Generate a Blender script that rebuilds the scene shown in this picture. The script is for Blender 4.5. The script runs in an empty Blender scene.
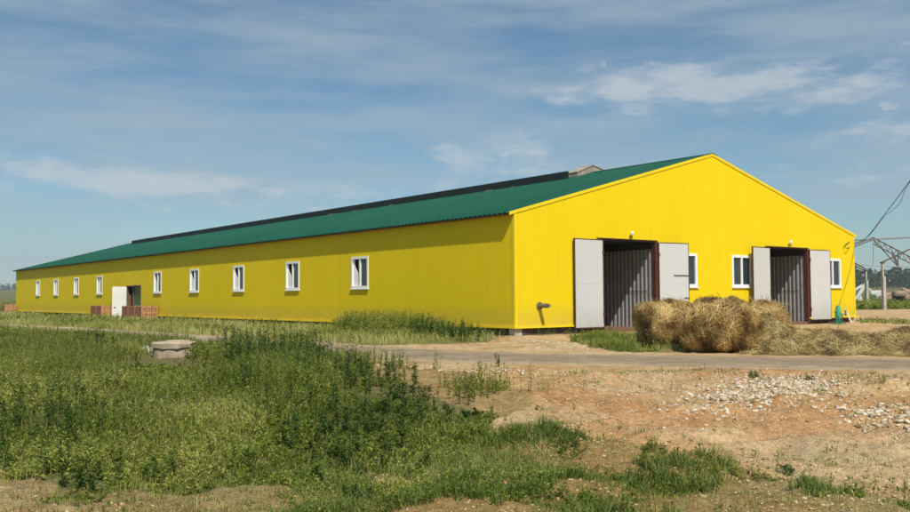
import bpy, bmesh, math, random
import numpy as np
from mathutils import Vector, Matrix, noise as mn
random.seed(7); RNG = np.random.default_rng(11)
S = bpy.context.scene; COL = S.collection
R = math.radians

# ------------------------------------------------------------------ camera
FPX, PITCH, ROLL, CAMZ = 919.35, 0.0450689, 0.00625774, 1.2396
F_ = Vector((0, math.cos(PITCH), math.sin(PITCH))); R0 = Vector((1, 0, 0)); U0 = R0.cross(F_)
R_ = math.cos(ROLL)*R0 - math.sin(ROLL)*U0; U_ = math.cos(ROLL)*U0 + math.sin(ROLL)*R0
cam = bpy.data.cameras.new('camera'); co = bpy.data.objects.new('camera', cam); COL.objects.link(co)
m = Matrix((R_, U_, -F_)).transposed().to_4x4(); m.translation = (0, 0, CAMZ); co.matrix_world = m
cam.sensor_width = 36; cam.lens = FPX/910*36; cam.clip_end = 9000; cam.clip_start = 0.05
S.camera = co

# ------------------------------------------------------------------ building frame
AZ = 0.916743
U = Vector((math.sin(AZ), math.cos(AZ), 0)); V = Vector((-math.cos(AZ), math.sin(AZ), 0))
C0 = Vector((1.874, 28.954, 0)); W, LEN, ZB, ZE, RISE = 20.214, 68.469, .3, 3.9, 2.716
SL = RISE/(W/2)
def bw(u, v, z=0): p = C0 + U*u + V*v; return Vector((p.x, p.y, z))

# ------------------------------------------------------------------ numpy noise
def _h(ix, iy, s):
    n = (ix*374761393 + iy*668265263 + s*974634777) & 0xffffffff
    n = ((n ^ (n >> 13))*1274126177) & 0xffffffff
    return ((n ^ (n >> 16)) & 0xffff)/65535.0
def vn(x, y, s=0):
    x = np.asarray(x, float); y = np.asarray(y, float)
    ix = np.floor(x).astype(np.int64); iy = np.floor(y).astype(np.int64); fx = x-ix; fy = y-iy
    fx = fx*fx*(3-2*fx); fy = fy*fy*(3-2*fy)
    a = _h(ix, iy, s); b = _h(ix+1, iy, s); c = _h(ix, iy+1, s); d = _h(ix+1, iy+1, s)
    return (a*(1-fx)+b*fx)*(1-fy)+(c*(1-fx)+d*fx)*fy
def fbm(x, y, s=0, o=4):
    r = 0; a = .5; t = 0
    for k in range(o):
        r = r + a*vn(x*2**k+k*17.3, y*2**k-k*9.1, s+k); t += a; a *= .5
    return r/t
def sst(a, b, x): t = np.clip((x-a)/(b-a), 0, 1); return t*t*(3-2*t)

ROAD = np.array([(60, 9), (30, 11.8), (14, 14.9), (7.9, 16.5), (3.7, 17.85), (0, 19.4), (-3.4, 22.8), (-7.1, 27.5), (-11.4, 32.2), (-20.5, 42.4), (-42, 62), (-90, 100)], float)
def cr(P, n=24):
    out = []
    Q = np.vstack([2*P[0]-P[1], P, 2*P[-1]-P[-2]])
    for i in range(1, len(Q)-2):
        for t in np.linspace(0, 1, n, endpoint=False):
            a, b, c, d = Q[i-1], Q[i], Q[i+1], Q[i+2]
            out.append(.5*((2*b)+(-a+c)*t+(2*a-5*b+4*c-d)*t*t+(-a+3*b-3*c+d)*t**3))
    out.append(Q[-2]); return np.array(out)
RC = cr(ROAD)
def rdist(x, y):
    x = np.asarray(x, float).ravel(); y = np.asarray(y, float).ravel()
    best = np.full(x.shape, 1e9)
    for i in range(0, len(RC)-1, 4):
        a = RC[i]; b = RC[min(i+4, len(RC)-1)]; d = b-a; L2 = (d**2).sum()+1e-9
        t = np.clip(((x-a[0])*d[0]+(y-a[1])*d[1])/L2, 0, 1)
        best = np.minimum(best, np.hypot(x-a[0]-t*d[0], y-a[1]-t*d[1]))
    return best
def terrain(x, y):
    x = np.asarray(x, float); y = np.asarray(y, float); sh = x.shape
    x = x.ravel(); y = y.ravel()
    rd = rdist(x, y)
    near = sst(8.2, 14.2, y+.10*x)
    z = -.37*(1-near)
    off = sst(1.7, 4.0, rd)
    nz = (1-sst(14, 40, np.hypot(x, y)))
    z = z + off*nz*((fbm(x*.32, y*.32, 3)-.5)*.34 + (fbm(x*1.3, y*1.3, 5)-.5)*.17*(.4+nz) + (fbm(x*5, y*5, 9, 3)-.5)*.10)
    # shallow wheel ruts curving over the bank
    for q_ in (0, 1.55):
        rr_ = y-(9.0+q_+.55*(x-1)-.035*(x-1)**2); z = z + off*sst(.6, 2.0, x)*(-.075*np.exp(-(rr_/.17)**2)+.05*np.exp(-((np.abs(rr_)-.32)/.12)**2))*(.4+fbm(x*1.5, y*1.5, 33))
    # low spoil ridge that carries the rubble on the right
    z = z + off*.13*np.exp(-((y-(14.6-.16*(x-4)))/1.1)**2)*sst(1.0, 4.5, x)
    d = np.hypot(x, y)
    z = z + 14*sst(120, 1400, d) + off*(1-nz)*(fbm(x*.05, y*.05, 21)-.5)*.25*sst(35, 90, d)
    # keep ground level under the barn
    u = (x-C0.x)*U.x+(y-C0.y)*U.y; v = (x-C0.x)*V.x+(y-C0.y)*V.y
    ins = sst(-2.5, -.3, u)*sst(-2.5, -.3, v)*(1-sst(W+.3, W+2.5, u))*(1-sst(LEN+.3, LEN+2.5, v))
    z = z*(1-ins) + ins*.02
    return z.reshape(sh)
def tz(x, y): return float(terrain(np.array([x]), np.array([y]))[0])
def at(px, py, z=None, dist=None):
    d = F_ + R_*((px-455)/FPX) + U_*((256-py)/FPX)
    if dist is not None: return Vector((0, 0, CAMZ)) + d*(dist/d.y)
    zz = 0 if z is None else z
    for _ in range(12):
        t = (zz-CAMZ)/d.z; p = Vector((0, 0, CAMZ))+d*t
        if z is not None: break
        zz = .5*zz+.5*tz(p.x, p.y)
    return p

# ------------------------------------------------------------------ materials
class NT:
    def __init__(s, name):
        s.m = bpy.data.materials.new(name); s.m.use_nodes = True; s.t = s.m.node_tree
        s.b = s.t.nodes['Principled BSDF']
    def n(s, typ, **k):
        o = s.t.nodes.new(typ)
        for a, b in k.items():
            if a.startswith('i_'):
                key = a[2:]; key = int(key) if key.isdigit() else key.replace('_', ' ')
                o.inputs[key].default_value = b
            else: setattr(o, a, b)
        return o
    def l(s, a, b): s.t.links.new(a, b)
    def noise(s, scale, detail=4, vec=None, rough=.55):
        o = s.n('ShaderNodeTexNoise'); o.inputs['Scale'].default_value = scale; o.inputs['Detail'].default_value = detail; o.inputs['Roughness'].default_value = rough
        if vec is not None: s.l(vec, o.inputs['Vector'])
        return o.outputs['Fac']
    def ramp(s, fac, stops):
        r = s.n('ShaderNodeValToRGB'); e = r.color_ramp.elements
        while len(e) < len(stops): e.new(.5)
        for i, (p, c) in enumerate(stops): e[i].position = p; e[i].color = (*c, 1) if len(c) == 3 else c
        s.l(fac, r.inputs[0]); return r.outputs[0]
    def mix(s, fac, a, b, mode='MIX'):
        o = s.n('ShaderNodeMix', data_type='RGBA', blend_type=mode)
        for k, v in ((0, fac), (6, a), (7, b)):
            if isinstance(v, (int, float)): o.inputs[k].default_value = v
            elif isinstance(v, tuple): o.inputs[k].default_value = (*v, 1)
            else: s.l(v, o.inputs[k])
        return o.outputs[2]
    def math(s, op, a, b=None, c=None):
        o = s.n('ShaderNodeMath', operation=op)
        for i, v in enumerate((a, b, c)):
            if v is None: continue
            if isinstance(v, (int, float)): o.inputs[i].default_value = v
            else: s.l(v, o.inputs[i])
        return o.outputs[0]
    def bump(s, h, strength=.3, dist=.02):
        o = s.n('ShaderNodeBump'); o.inputs['Strength'].default_value = strength; o.inputs['Distance'].default_value = dist
        s.l(h, o.inputs['Height']); s.l(o.outputs[0], s.b.inputs['Normal'])
    def set(s, rough=.6, metal=0, spec=.5):
        s.b.inputs['Roughness'].default_value = rough; s.b.inputs['Metallic'].default_value = metal; s.b.inputs['Specular IOR Level'].default_value = spec
    def obj(s): return s.n('ShaderNodeTexCoord').outputs['Object']
    def attr(s, name): return s.n('ShaderNodeAttribute', attribute_name=name)
def simple(name, col, rough=.7, metal=0, var=.15, scale=6, spec=.4, bump=0):
    a = NT(name); v = a.obj(); f = a.noise(scale, 5, v)
    lo = tuple(c*(1-var) for c in col); hi = tuple(min(1, c*(1+var)) for c in col)
    a.l(a.ramp(f, [(.3, lo), (.7, hi)]), a.b.inputs['Base Color']); a.set(rough, metal, spec)
    if bump: a.bump(a.noise(scale*6, 4, v), bump, .01)
    return a.m
def panel_mat(name, axis, off, sv=.3):
    a = NT(name); v = a.obj(); sp = a.n('ShaderNodeSeparateXYZ'); a.l(v, sp.inputs[0]); c = sp.outputs[axis]; zc = sp.outputs[2]
    fr = a.math('FRACT', a.math('DIVIDE', a.math('ADD', c, 100*1.19-off), 1.19))
    dd = a.math('ABSOLUTE', a.math('SUBTRACT', fr, .5))              # .5 at seam
    seam = a.math('GREATER_THAN', dd, .488)
    cell = a.math('FLOOR', a.math('DIVIDE', a.math('ADD', c, 100*1.19-off), 1.19))
    wn = a.n('ShaderNodeTexWhiteNoise', noise_dimensions='1D'); a.l(cell, wn.inputs['W'])
    base = a.mix(wn.outputs['Value'], (.775, .575, .003), (.795, .590, .004))
    mp = a.n('ShaderNodeMapping'); mp.inputs['Scale'].default_value = (2.5, 2.5, .35); a.l(v, mp.inputs[0])
    st = a.noise(1.3, 5, mp.outputs[0], .6)
    base = a.mix(a.math('MULTIPLY', st, .16), base, (.50, .36, .02))
    base = a.mix(a.math('MULTIPLY', seam, sv), base, (.88, .74, .12))
    # splash dirt near the foot
    low = a.n('ShaderNodeMapRange'); a.l(zc, low.inputs[0]); low.inputs[1].default_value = 1.1; low.inputs[2].default_value = .3; 
    dirt = a.math('MULTIPLY', low.outputs[0], a.math('MULTIPLY', a.noise(4, 6, v, .7), .75))
    base = a.mix(dirt, base, (.30, .22, .09))
    mp2 = a.n('ShaderNodeMapping'); mp2.inputs['Scale'].default_value = (7, 7, .25); a.l(v, mp2.inputs[0])
    stk = a.ramp(a.noise(1.0, 6, mp2.outputs[0], .65), [(.56, (0, 0, 0)), (.72, (1, 1, 1))]); base = a.mix(a.math('MULTIPLY', stk, .22), base, (.46, .33, .05))
    sc = a.noise(2.1, 8, v, .75); scr = a.ramp(sc, [(.70, (0, 0, 0)), (.74, (1, 1, 1))])
    base = a.mix(a.math('MULTIPLY', scr, .25), base, (.35, .25, .06))
    a.l(base, a.b.inputs['Base Color']); a.set(.6, 0, .12)
    wv = a.math('SINE', a.math('MULTIPLY', c, 2*math.pi/.1))
    h = a.math('ADD', a.math('MULTIPLY', wv, .06), a.math('MULTIPLY', seam, -1.0))
    h2 = a.math('ADD', h, a.math('MULTIPLY', a.noise(.9, 3, v), 1.6))
    a.bump(h2, .35, .012); return a.m
def green_roof_mat():
    a = NT('green_sheet_metal'); v = a.obj(); sp = a.n('ShaderNodeSeparateXYZ'); a.l(v, sp.inputs[0])
    cell = a.math('FLOOR', a.math('DIVIDE', sp.outputs[1], 1.1))
    wn = a.n('ShaderNodeTexWhiteNoise', noise_dimensions='1D'); a.l(cell, wn.inputs['W'])
    base = a.mix(wn.outputs['Value'], (.006, .070, .038), (.008, .082, .046))
    mp = a.n('ShaderNodeMapping'); mp.inputs['Scale'].default_value = (.3, 2.5, 1); a.l(v, mp.inputs[0])
    base = a.mix(a.math('MULTIPLY', a.noise(1.5, 6, mp.outputs[0], .7), .35), base, (.02, .11, .072))
    fr = a.math('FRACT', a.math('DIVIDE', sp.outputs[1], 1.1)); ln = a.math('LESS_THAN', fr, .05); base = a.mix(a.math('MULTIPLY', ln, .4), base, (.003, .045, .028))
    fx = a.math('FRACT', a.math('DIVIDE', sp.outputs[0], 3.4)); lx = a.math('LESS_THAN', fx, .012); base = a.mix(a.math('MULTIPLY', lx, .5), base, (.003, .045, .028))
    fad = a.ramp(a.noise(.25, 6, v, .7), [(.45, (0, 0, 0)), (.7, (1, 1, 1))]); base = a.mix(a.math('MULTIPLY', fad, .45), base, (.022, .115, .08))
    a.l(base, a.b.inputs['Base Color']); a.set(.5, 0, .2); return a.m
def leaf_mat(name, dark, mid, light, trans=.35):
    a = NT(name); at_ = a.attr('var'); f = at_.outputs['Fac']
    c = a.ramp(f, [(0, dark), (.5, mid), (1, light)])
    a.l(c, a.b.inputs['Base Color']); a.set(.55, 0, .25)
    tr = a.n('ShaderNodeBsdfTranslucent'); a.l(c, tr.inputs[0])
    mx = a.n('ShaderNodeMixShader'); mx.inputs[0].default_value = trans
    a.l(a.b.outputs[0], mx.inputs[1]); a.l(tr.outputs[0], mx.inputs[2]); a.l(mx.outputs[0], a.t.nodes['Material Output'].inputs[0])
    return a.m
M = {}
M['yellow_side'] = panel_mat('yellow_panel_long', 1, 8.65)
M['yellow_gable'] = panel_mat('yellow_panel_gable', 0, 0.0, .16)
M['yellow_trim'] = simple('yellow_trim_paint', (.78, .58, .006), .5, var=.05, scale=2)
M['roof'] = green_roof_mat()
M['dark_vent'] = simple('dark_vent_board', (.012, .02, .02), .8, var=.3, scale=1)
M['vent_board'] = simple('weathered_board', (.32, .27, .2), .85, var=.25, scale=3)
M['foundation'] = simple('dark_foundation_block', (.075, .055, .045), .95, var=.5, scale=5, bump=.6)  # dark brown, mottled blocks
M['post'] = simple('weathered_concrete', (.42, .38, .31), .95, var=.25, scale=4, bump=.4)
M['white'] = simple('white_window_plastic', (.80, .80, .78), .35, var=.03, scale=3)
M['curtain'] = simple('white_curtain_cloth', (.82, .80, .72), .9, var=.06, scale=20)
M['door_grey'] = simple('light_grey_door_sheet', (.56, .56, .535), .5, var=.05, scale=1.5, spec=.3)
a = NT('light_grey_door_sheet'); v = a.obj(); sp_d = a.n('ShaderNodeSeparateXYZ'); a.l(v, sp_d.inputs[0])
c = a.ramp(a.noise(1.6, 6, v, .65), [(.3, (.54, .54, .52)), (.7, (.575, .575, .555))]); mr = a.n('ShaderNodeMapRange'); a.l(sp_d.outputs[2], mr.inputs[0]); mr.inputs[1].default_value = .9; mr.inputs[2].default_value = 0
c = a.mix(a.math('MULTIPLY', mr.outputs[0], a.math('MULTIPLY', a.noise(5, 6, v, .7), .6)), c, (.26, .21, .15)); mpd = a.n('ShaderNodeMapping'); mpd.inputs['Scale'].default_value = (9, 9, .5); a.l(v, mpd.inputs[0])
c = a.mix(a.math('MULTIPLY', a.ramp(a.noise(1, 6, mpd.outputs[0], .7), [(.55, (0, 0, 0)), (.7, (1, 1, 1))]), .14), c, (.30, .25, .2)); a.l(c, a.b.inputs['Base Color']); a.set(.55, 0, .25); a.bump(a.noise(1.2, 3, v), .25, .02); M['door_grey'] = a.m
M['brown'] = simple('brown_steel_paint', (.085, .028, .018), .6, var=.3, scale=6)
M['galv'] = simple('galvanised_ribbed_sheet', (.27, .265, .255), .5, 0, var=.14, scale=2)
M['lobby_shade'] = simple('shade_dark_board', (.03, .03, .03), .9, var=.3, scale=2)  # near-black: the lobby's deep shade put into the colour
M['wdoor'] = simple('white_door_paint', (.78, .77, .70), .5, var=.06, scale=2)
M['gdoor'] = simple('green_inner_door', (.02, .10, .03), .6, var=.25, scale=3)
M['wood'] = simple('old_brown_wood', (.17, .09, .05), .85, var=.3, scale=6)
M['steel'] = simple('dull_steel', (.16, .14, .12), .55, .3, var=.3, scale=10)
M['wire'] = simple('black_cable', (.02, .02, .02), .7)
M['rope'] = simple('grey_steel_wire', (.18, .18, .18), .6)
M['rust'] = simple('rusty_steel', (.10, .075, .06), .8, var=.4, scale=9)
M['green_pump'] = simple('green_pump_paint', (.08, .40, .22), .45, var=.3, scale=9)
M['green_dark'] = simple('dark_green_paint', (.03, .20, .11), .5, var=.3, scale=9)
M['plank'] = simple('bare_plank', (.5, .40, .27), .85, var=.2, scale=9)
M['crate'] = simple('sunlit_crate_wood', (.47, .235, .10), .85, var=.45, scale=7, bump=.3)  # crate wood as the sunlit ends show it, brightness in the colour
M['crate_shaded'] = simple('shaded_crate_wood', (.20, .085, .05), .85, var=.4, scale=7, bump=.3)  # same wood darkened, shade of the long sides painted in
M['slab'] = simple('broken_white_slab', (.48, .47, .43), .9, var=.2, scale=2, bump=.3)
M['rubble'] = simple('brown_rubble', (.30, .215, .15), .95, var=.35, scale=3, bump=.4)
M['rubble_dark'] = simple('hollow_shade_rubble', (.06, .045, .035), .95, var=.4, scale=2, bump=.4)  # near-black, painted shade for the openings in the heap
M['bulb'] = simple('white_lamp_shade', (.75, .74, .68), .4, var=.05)
a = NT('dark_window_glass'); a.b.inputs['Base Color'].default_value = (.03, .04, .045, 1); a.set(.06, 0, .6); M['glass'] = a.m
M['weed'] = leaf_mat('weed_leaves', (.075, .115, .015), (.20, .250, .033), (.42, .42, .10), .38)
M['weed_dark'] = leaf_mat('dark_weed_leaves', (.040, .078, .015), (.078, .135, .024), (.15, .21, .042), .34)
M['grass'] = leaf_mat('grass_blades', (.09, .135, .02), (.215, .26, .042), (.46, .43, .15), .32)
M['turf'] = leaf_mat('turf_blades', (.055, .10, .016), (.115, .175, .028), (.27, .29, .08), .3)
M['dry'] = leaf_mat('dry_grass', (.16, .13, .05), (.25, .20, .08), (.36, .29, .13), .25)
M['straw'] = leaf_mat('straw', (.11, .058, .018), (.43, .28, .09), (.70, .51, .21), .2)
M['hay'] = leaf_mat('pale_hay', (.12, .075, .028), (.36, .275, .10), (.56, .48, .22), .2)
M['forest'] = leaf_mat('far_forest_leaves', (.012, .028, .012), (.024, .050, .018), (.04, .075, .025), .2)
a = NT('packed_straw'); v = a.obj(); mp = a.n('ShaderNodeMapping'); mp.inputs['Scale'].default_value = (1, 1, 1); a.l(v, mp.inputs[0])
f = a.noise(26, 8, v, .75); g = a.noise(2.2, 4, v)
c = a.ramp(f, [(.3, (.04, .02, .008)), (.5, (.14, .08, .028)), (.7, (.34, .22, .08))]); c = a.mix(a.math('MULTIPLY', g, .5), c, (.13, .075, .03))
a.l(c, a.b.inputs['Base Color']); a.set(.95, 0, .1); a.bump(f, .9, .05); M['bale'] = a.m

# ground: zones come from per-vertex masks, the grain from noise
a = NT('sandy_clay_ground'); v = a.n('ShaderNodeNewGeometry').outputs['Position']; z = a.attr('zone'); sp = a.n('ShaderNodeSeparateColor'); a.l(z.outputs['Color'], sp.inputs[0])
clay, veg, pale = sp.outputs[0], sp.outputs[1], sp.outputs[2]
n1 = a.noise(1.1, 8, v, .65); n2 = a.noise(14, 6, v, .7); n3 = a.noise(70, 4, v, .7)
sand = a.ramp(n1, [(.36, (.40, .245, .115)), (.5, (.52, .345, .165)), (.64, (.62, .455, .245))])
clayc = a.ramp(n1, [(.36, (.41, .205, .08)), (.64, (.56, .325, .14))])
c = a.mix(clay, sand, clayc); c = a.mix(pale, c, (.60, .46, .27))
n4 = a.noise(4.2, 8, v, .72); c = a.mix(.55, c, a.mix(1.0, c, a.ramp(n4, [(.36, (.60, .56, .52)), (.5, (1, 1, 1)), (.62, (1.16, 1.17, 1.2))]), 'MULTIPLY'))
vegc = a.ramp(n2, [(.36, (.05, .07, .016)), (.5, (.095, .118, .03)), (.64, (.20, .17, .075))])
vf = a.math('MULTIPLY', veg, a.math('ADD', .45, n2)); vf = a.math('MINIMUM', vf, 1.0)
c = a.mix(vf, c, vegc)
c = a.mix(.55, c, a.mix(1.0, c, a.ramp(n2, [(.35, (.42, .39, .36)), (.48, (.97, .97, .97)), (.64, (1.3, 1.3, 1.3))]), 'MULTIPLY'))
c = a.mix(.75, c, a.mix(1.0, c, a.ramp(n3, [(.32, (.45, .43, .42)), (.5, (1, 1, 1)), (.7, (1.35, 1.35, 1.35))]), 'MULTIPLY'))
vo = a.n('ShaderNodeTexVoronoi', feature='F1'); vo.inputs['Scale'].default_value = 9; a.l(v, vo.inputs['Vector'])
peb = a.ramp(vo.outputs['Distance'], [(.10, (1, 1, 1)), (.16, (0, 0, 0))])
wc = a.n('ShaderNodeSeparateColor'); a.l(vo.outputs['Color'], wc.inputs[0]); pk = a.math('GREATER_THAN', wc.outputs[0], .72)
c = a.mix(a.math('MULTIPLY', a.math('MULTIPLY', peb, pk), .6), c, (.52, .45, .34))
a.l(c, a.b.inputs['Base Color']); a.set(.97, 0, .1)
h = a.math('ADD', a.math('MULTIPLY', n2, 1.0), a.math('MULTIPLY', n3, .35)); a.bump(h, .85, .06); M['ground'] = a.m

a = NT('worn_dusty_road'); v = a.n('ShaderNodeNewGeometry').outputs['Position']; t = a.attr('zone'); sp = a.n('ShaderNodeSeparateColor'); a.l(t.outputs['Color'], sp.inputs[0])
n1 = a.noise(.9, 7, v, .65); n2 = a.noise(60, 3, v, .7); n3 = a.noise(9, 6, v, .7)
asp = a.ramp(n1, [(.3, (.20, .15, .095)), (.7, (.31, .24, .155))]); dst = a.ramp(n1, [(.3, (.34, .255, .16)), (.7, (.46, .35, .22))])
mf = a.math('MINIMUM', a.math('MAXIMUM', a.math('ADD', sp.outputs[0], a.math('MULTIPLY', a.math('SUBTRACT', a.noise(2.6, 8, v, .72), .5), 3.4)), 0.0), 1.0)
c = a.mix(mf, asp, dst); c = a.mix(.45, c, a.mix(1.0, c, a.ramp(n2, [(.3, (.65, .65, .65)), (.7, (1.35, 1.35, 1.35))]), 'MULTIPLY'))
a.l(c, a.b.inputs['Base Color']); a.set(.93, 0, .15); a.bump(a.math('ADD', n2, a.math('MULTIPLY', n3, 2.0)), .7, .02); M['road'] = a.m
a = NT('pale_rubble_stone'); at_ = a.attr('var'); c = a.ramp(at_.outputs['Fac'], [(0, (.34, .25, .15)), (.5, (.50, .41, .285)), (1, (.66, .59, .46))])
a.l(c, a.b.inputs['Base Color']); a.set(.95, 0, .1); M['stone'] = a.m

# ------------------------------------------------------------------ helpers
def mesh_obj(name, bm, mat, parent=None, smooth=False):
    me = bpy.data.meshes.new(name); bm.to_mesh(me); bm.free()
    if smooth: me.shade_smooth()
    o = bpy.data.objects.new(name, me); COL.objects.link(o)
    me.materials.append(M[mat] if isinstance(mat, str) else mat)
    if parent: o.parent = parent
    return o
def tag(o, label=None, cat=None, group=None, kind=None):
    for k, x in (('label', label), ('category', cat), ('group', group), ('kind', kind)):
        if x: o[k] = x
    return o
def thing(name, label, cat, loc, rz=0, group=None):
    o = bpy.data.objects.new(name, None); COL.objects.link(o); o.location = loc; o.rotation_euler = (0, 0, rz); o.empty_display_size = .2
    return tag(o, label, cat, group)
def copy_tree(o, parent=None):
    c = o.copy(); COL.objects.link(c)
    if parent: c.parent = parent
    for ch in list(o.children): copy_tree(ch, c)
    return c
def box(bm, a, b, bevel=0):
    x0, y0, z0 = a; x1, y1, z1 = b
    vs = [bm.verts.new(p) for p in ((x0,y0,z0),(x1,y0,z0),(x1,y1,z0),(x0,y1,z0),(x0,y0,z1),(x1,y0,z1),(x1,y1,z1),(x0,y1,z1))]
    fs = [bm.faces.new([vs[i] for i in f]) for f in ((3,2,1,0),(4,5,6,7),(0,1,5,4),(1,2,6,5),(2,3,7,6),(3,0,4,7))]
    return vs
def boxes(*l):
    bm = bmesh.new()
    for a, b in l: box(bm, a, b)
    bmesh.ops.recalc_face_normals(bm, faces=bm.faces); return bm
def bar(bm, p, q, r=.03, n=6, r2=None):
    p = Vector(p); q = Vector(q); d = q-p
    if d.length < 1e-6: return
    r2 = r if r2 is None else r2
    z = d.normalized(); x = z.orthogonal().normalized(); y = z.cross(x); A = []; B = []
    for i in range(n):
        t = 2*math.pi*(i+.5)/n; o = x*math.cos(t)+y*math.sin(t)
        A.append(bm.verts.new(p+o*r)); B.append(bm.verts.new(q+o*r2))
    for i in range(n): bm.faces.new((A[i], A[(i+1) % n], B[(i+1) % n], B[i]))
    bm.faces.new(A[::-1]); bm.faces.new(B)
def tube(bm, pts, r, n=6):
    for i in range(len(pts)-1): bar(bm, pts[i], pts[i+1], r, n)
def np_obj(name, verts, faces, mat, var=None, parent=None, zone=None, smooth=False):
    me = bpy.data.meshes.new(name); nv = len(verts); nf, k = faces.shape
    me.vertices.add(nv); me.vertices.foreach_set('co', np.ascontiguousarray(verts, dtype=np.float32).ravel())
    me.loops.add(nf*k); me.loops.foreach_set('vertex_index', faces.astype(np.int32).ravel())
    me.polygons.add(nf); me.polygons.foreach_set('loop_start', (np.arange(nf)*k).astype(np.int32)); 
    me.update(calc_edges=True); me.validate()
    if var is not None:
        at_ = me.attributes.new('var', 'FLOAT', 'POINT'); at_.data.foreach_set('value', var.astype(np.float32))
    if zone is not None:
        at_ = me.color_attributes.new('zone', 'FLOAT_COLOR', 'POINT'); at_.data.foreach_set('color', zone.astype(np.float32).ravel())
    me.materials.append(M[mat]); 
    if smooth: me.shade_smooth()
    o = bpy.data.objects.new(name, me); COL.objects.link(o)
    if parent: o.parent = parent
    return o

def parts(name, l, mat, parent):
    out = []
    for a, b in l:
        bm = bmesh.new(); box(bm, a, b); bmesh.ops.recalc_face_normals(bm, faces=bm.faces); out.append(mesh_obj(name, bm, mat, parent))
    return out
# ---- wall with rectangular holes under a sloping top
def wall(fn, length, top, zb, holes, th, brk=()):
    """fn(a, depth, z) -> local coordinate; holes (a0, a1, z0, z1)"""
    xs = sorted(set([0, length, *brk] + [h[0] for h in holes] + [h[1] for h in holes]))
    bm = bmesh.new()
    for x0, x1 in zip(xs[:-1], xs[1:]):
        mid = (x0+x1)/2; hs = sorted([h for h in holes if h[0] <= mid <= h[1]], key=lambda h: h[2])
        z = zb
        segs = []
        for h in hs:
            if h[2] > z: segs.append((z, h[2], z, h[2]))
            z = h[3]
        segs.append((z, top(x0), z, top(x1)))
        for a0, a1, b0, b1 in segs:
            P = [fn(x0, 0, a0), fn(x1, 0, b0), fn(x1, 0, b1), fn(x0, 0, a1)]; Q = [fn(x0, th, a0), fn(x1, th, b0), fn(x1, th, b1), fn(x0, th, a1)]
            p = [bm.verts.new(i) for i in P]; q = [bm.verts.new(i) for i in Q]
            bm.faces.new(p); bm.faces.new(q[::-1])
            for i in range(4): 
                bm.faces.new((p[(i+1) % 4], p[i], q[i], q[(i+1) % 4]))
    bmesh.ops.remove_doubles(bm, verts=bm.verts, dist=1e-4)
    # drop internal faces between neighbouring cells
    seen = {}
    for f in bm.faces: seen.setdefault(tuple(sorted(v.index for v in f.verts)), []).append(f)
    bm.verts.index_update(); seen = {}
    for f in list(bm.faces): seen.setdefault(tuple(sorted(v.index for v in f.verts)), []).append(f)
    dead = [f for fs in seen.values() if len(fs) > 1 for f in fs]
    if dead: bmesh.ops.delete(bm, geom=dead, context='FACES_ONLY')
    bmesh.ops.recalc_face_normals(bm, faces=bm.faces)
    return bm

# ------------------------------------------------------------------ THE BARN
barn = thing('cattle_barn', 'long yellow panelled barn with green metal roof and two open gable doors', 'barn', C0, math.atan2(U.y, U.x))
TOP = ZE
WZ0, WZ1 = 1.65, 2.85
WS = [9.26+5.68*i for i in range(10) if i != 5]
D1 = (4.0, 6.70); D2 = (13.72, 16.42); DZ0, DZ1 = .16, 3.17
SD = (34.9, 37.5)
side_holes = [(s-.61, s+.61, WZ0, WZ1) for s in WS] + [(SD[0], SD[1], ZB-.01, 2.08)]
gw = [8.42, 11.85, 18.42]
gable_holes = [(c-.61, c+.61, 1.61, 2.80) for c in gw] + [(D1[0], D1[1], ZB-.01, DZ1), (D2[0], D2[1], ZB-.01, DZ1)]
mesh_obj('side_wall', wall(lambda a, d, z: (d, a, z), LEN, lambda x: TOP, ZB, side_holes, .12), 'yellow_side', barn)
mesh_obj('side_wall', wall(lambda a, d, z: (W-d, a, z), LEN, lambda x: TOP, ZB, [], .12), 'yellow_side', barn)
gt = lambda x: TOP + SL*min(x, W-x) - .0
mesh_obj('gable_wall', wall(lambda a, d, z: (a+.0, -.004+d, z), W, gt, ZB, gable_holes, .12, (W/2,)), 'yellow_gable', barn)
mesh_obj('gable_wall', wall(lambda a, d, z: (a, LEN+.004-d, z), W, gt, ZB, [], .12, (W/2,)), 'yellow_gable', barn)
# flashings at the foot, corner strips, rake trims
parts('base_flashing', [((-.07, -.07, ZB-.05), (-.003, LEN+.07, ZB+.012)), ((W+.003, -.07, ZB-.05), (W+.07, LEN+.07, ZB+.012))], 'yellow_trim', barn)
for x0, x1 in ((-.003, D1[0]-.06), (D1[1]+.06, D2[0]-.06), (D2[1]+.06, W+.003+.22)): parts('base_flashing', [((x0, -.075, ZB-.05), (x1, -.008, ZB+.012))], 'yellow_trim', barn)
for x in (0, W):
    s = -1 if x == 0 else 1
    bm = boxes(((x-.10 if s > 0 else x-.012, -.018, ZB+.013), (x+.012 if s > 0 else x+.10, -.0065, TOP-.02)), ((x-.012 if s < 0 else x+.0, -.0064, ZB+.013), (x if s < 0 else x+.012, .10, TOP-.02)))
    mesh_obj('corner_trim', bm, 'yellow_trim', barn)
def slope_box(bm, u0, u1, v0, v1, dz0, dz1):
    zf = lambda u: TOP + SL*min(u, W-u)
    vs = [bm.verts.new(p) for p in ((u0,v0,zf(u0)+dz0),(u1,v0,zf(u1)+dz0),(u1,v1,zf(u1)+dz0),(u0,v1,zf(u0)+dz0),(u0,v0,zf(u0)+dz1),(u1,v0,zf(u1)+dz1),(u1,v1,zf(u1)+dz1),(u0,v1,zf(u0)+dz1))]
    for f in ((3,2,1,0),(4,5,6,7),(0,1,5,4),(1,2,6,5),(2,3,7,6),(3,0,4,7)): bm.faces.new([vs[i] for i in f])
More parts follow.
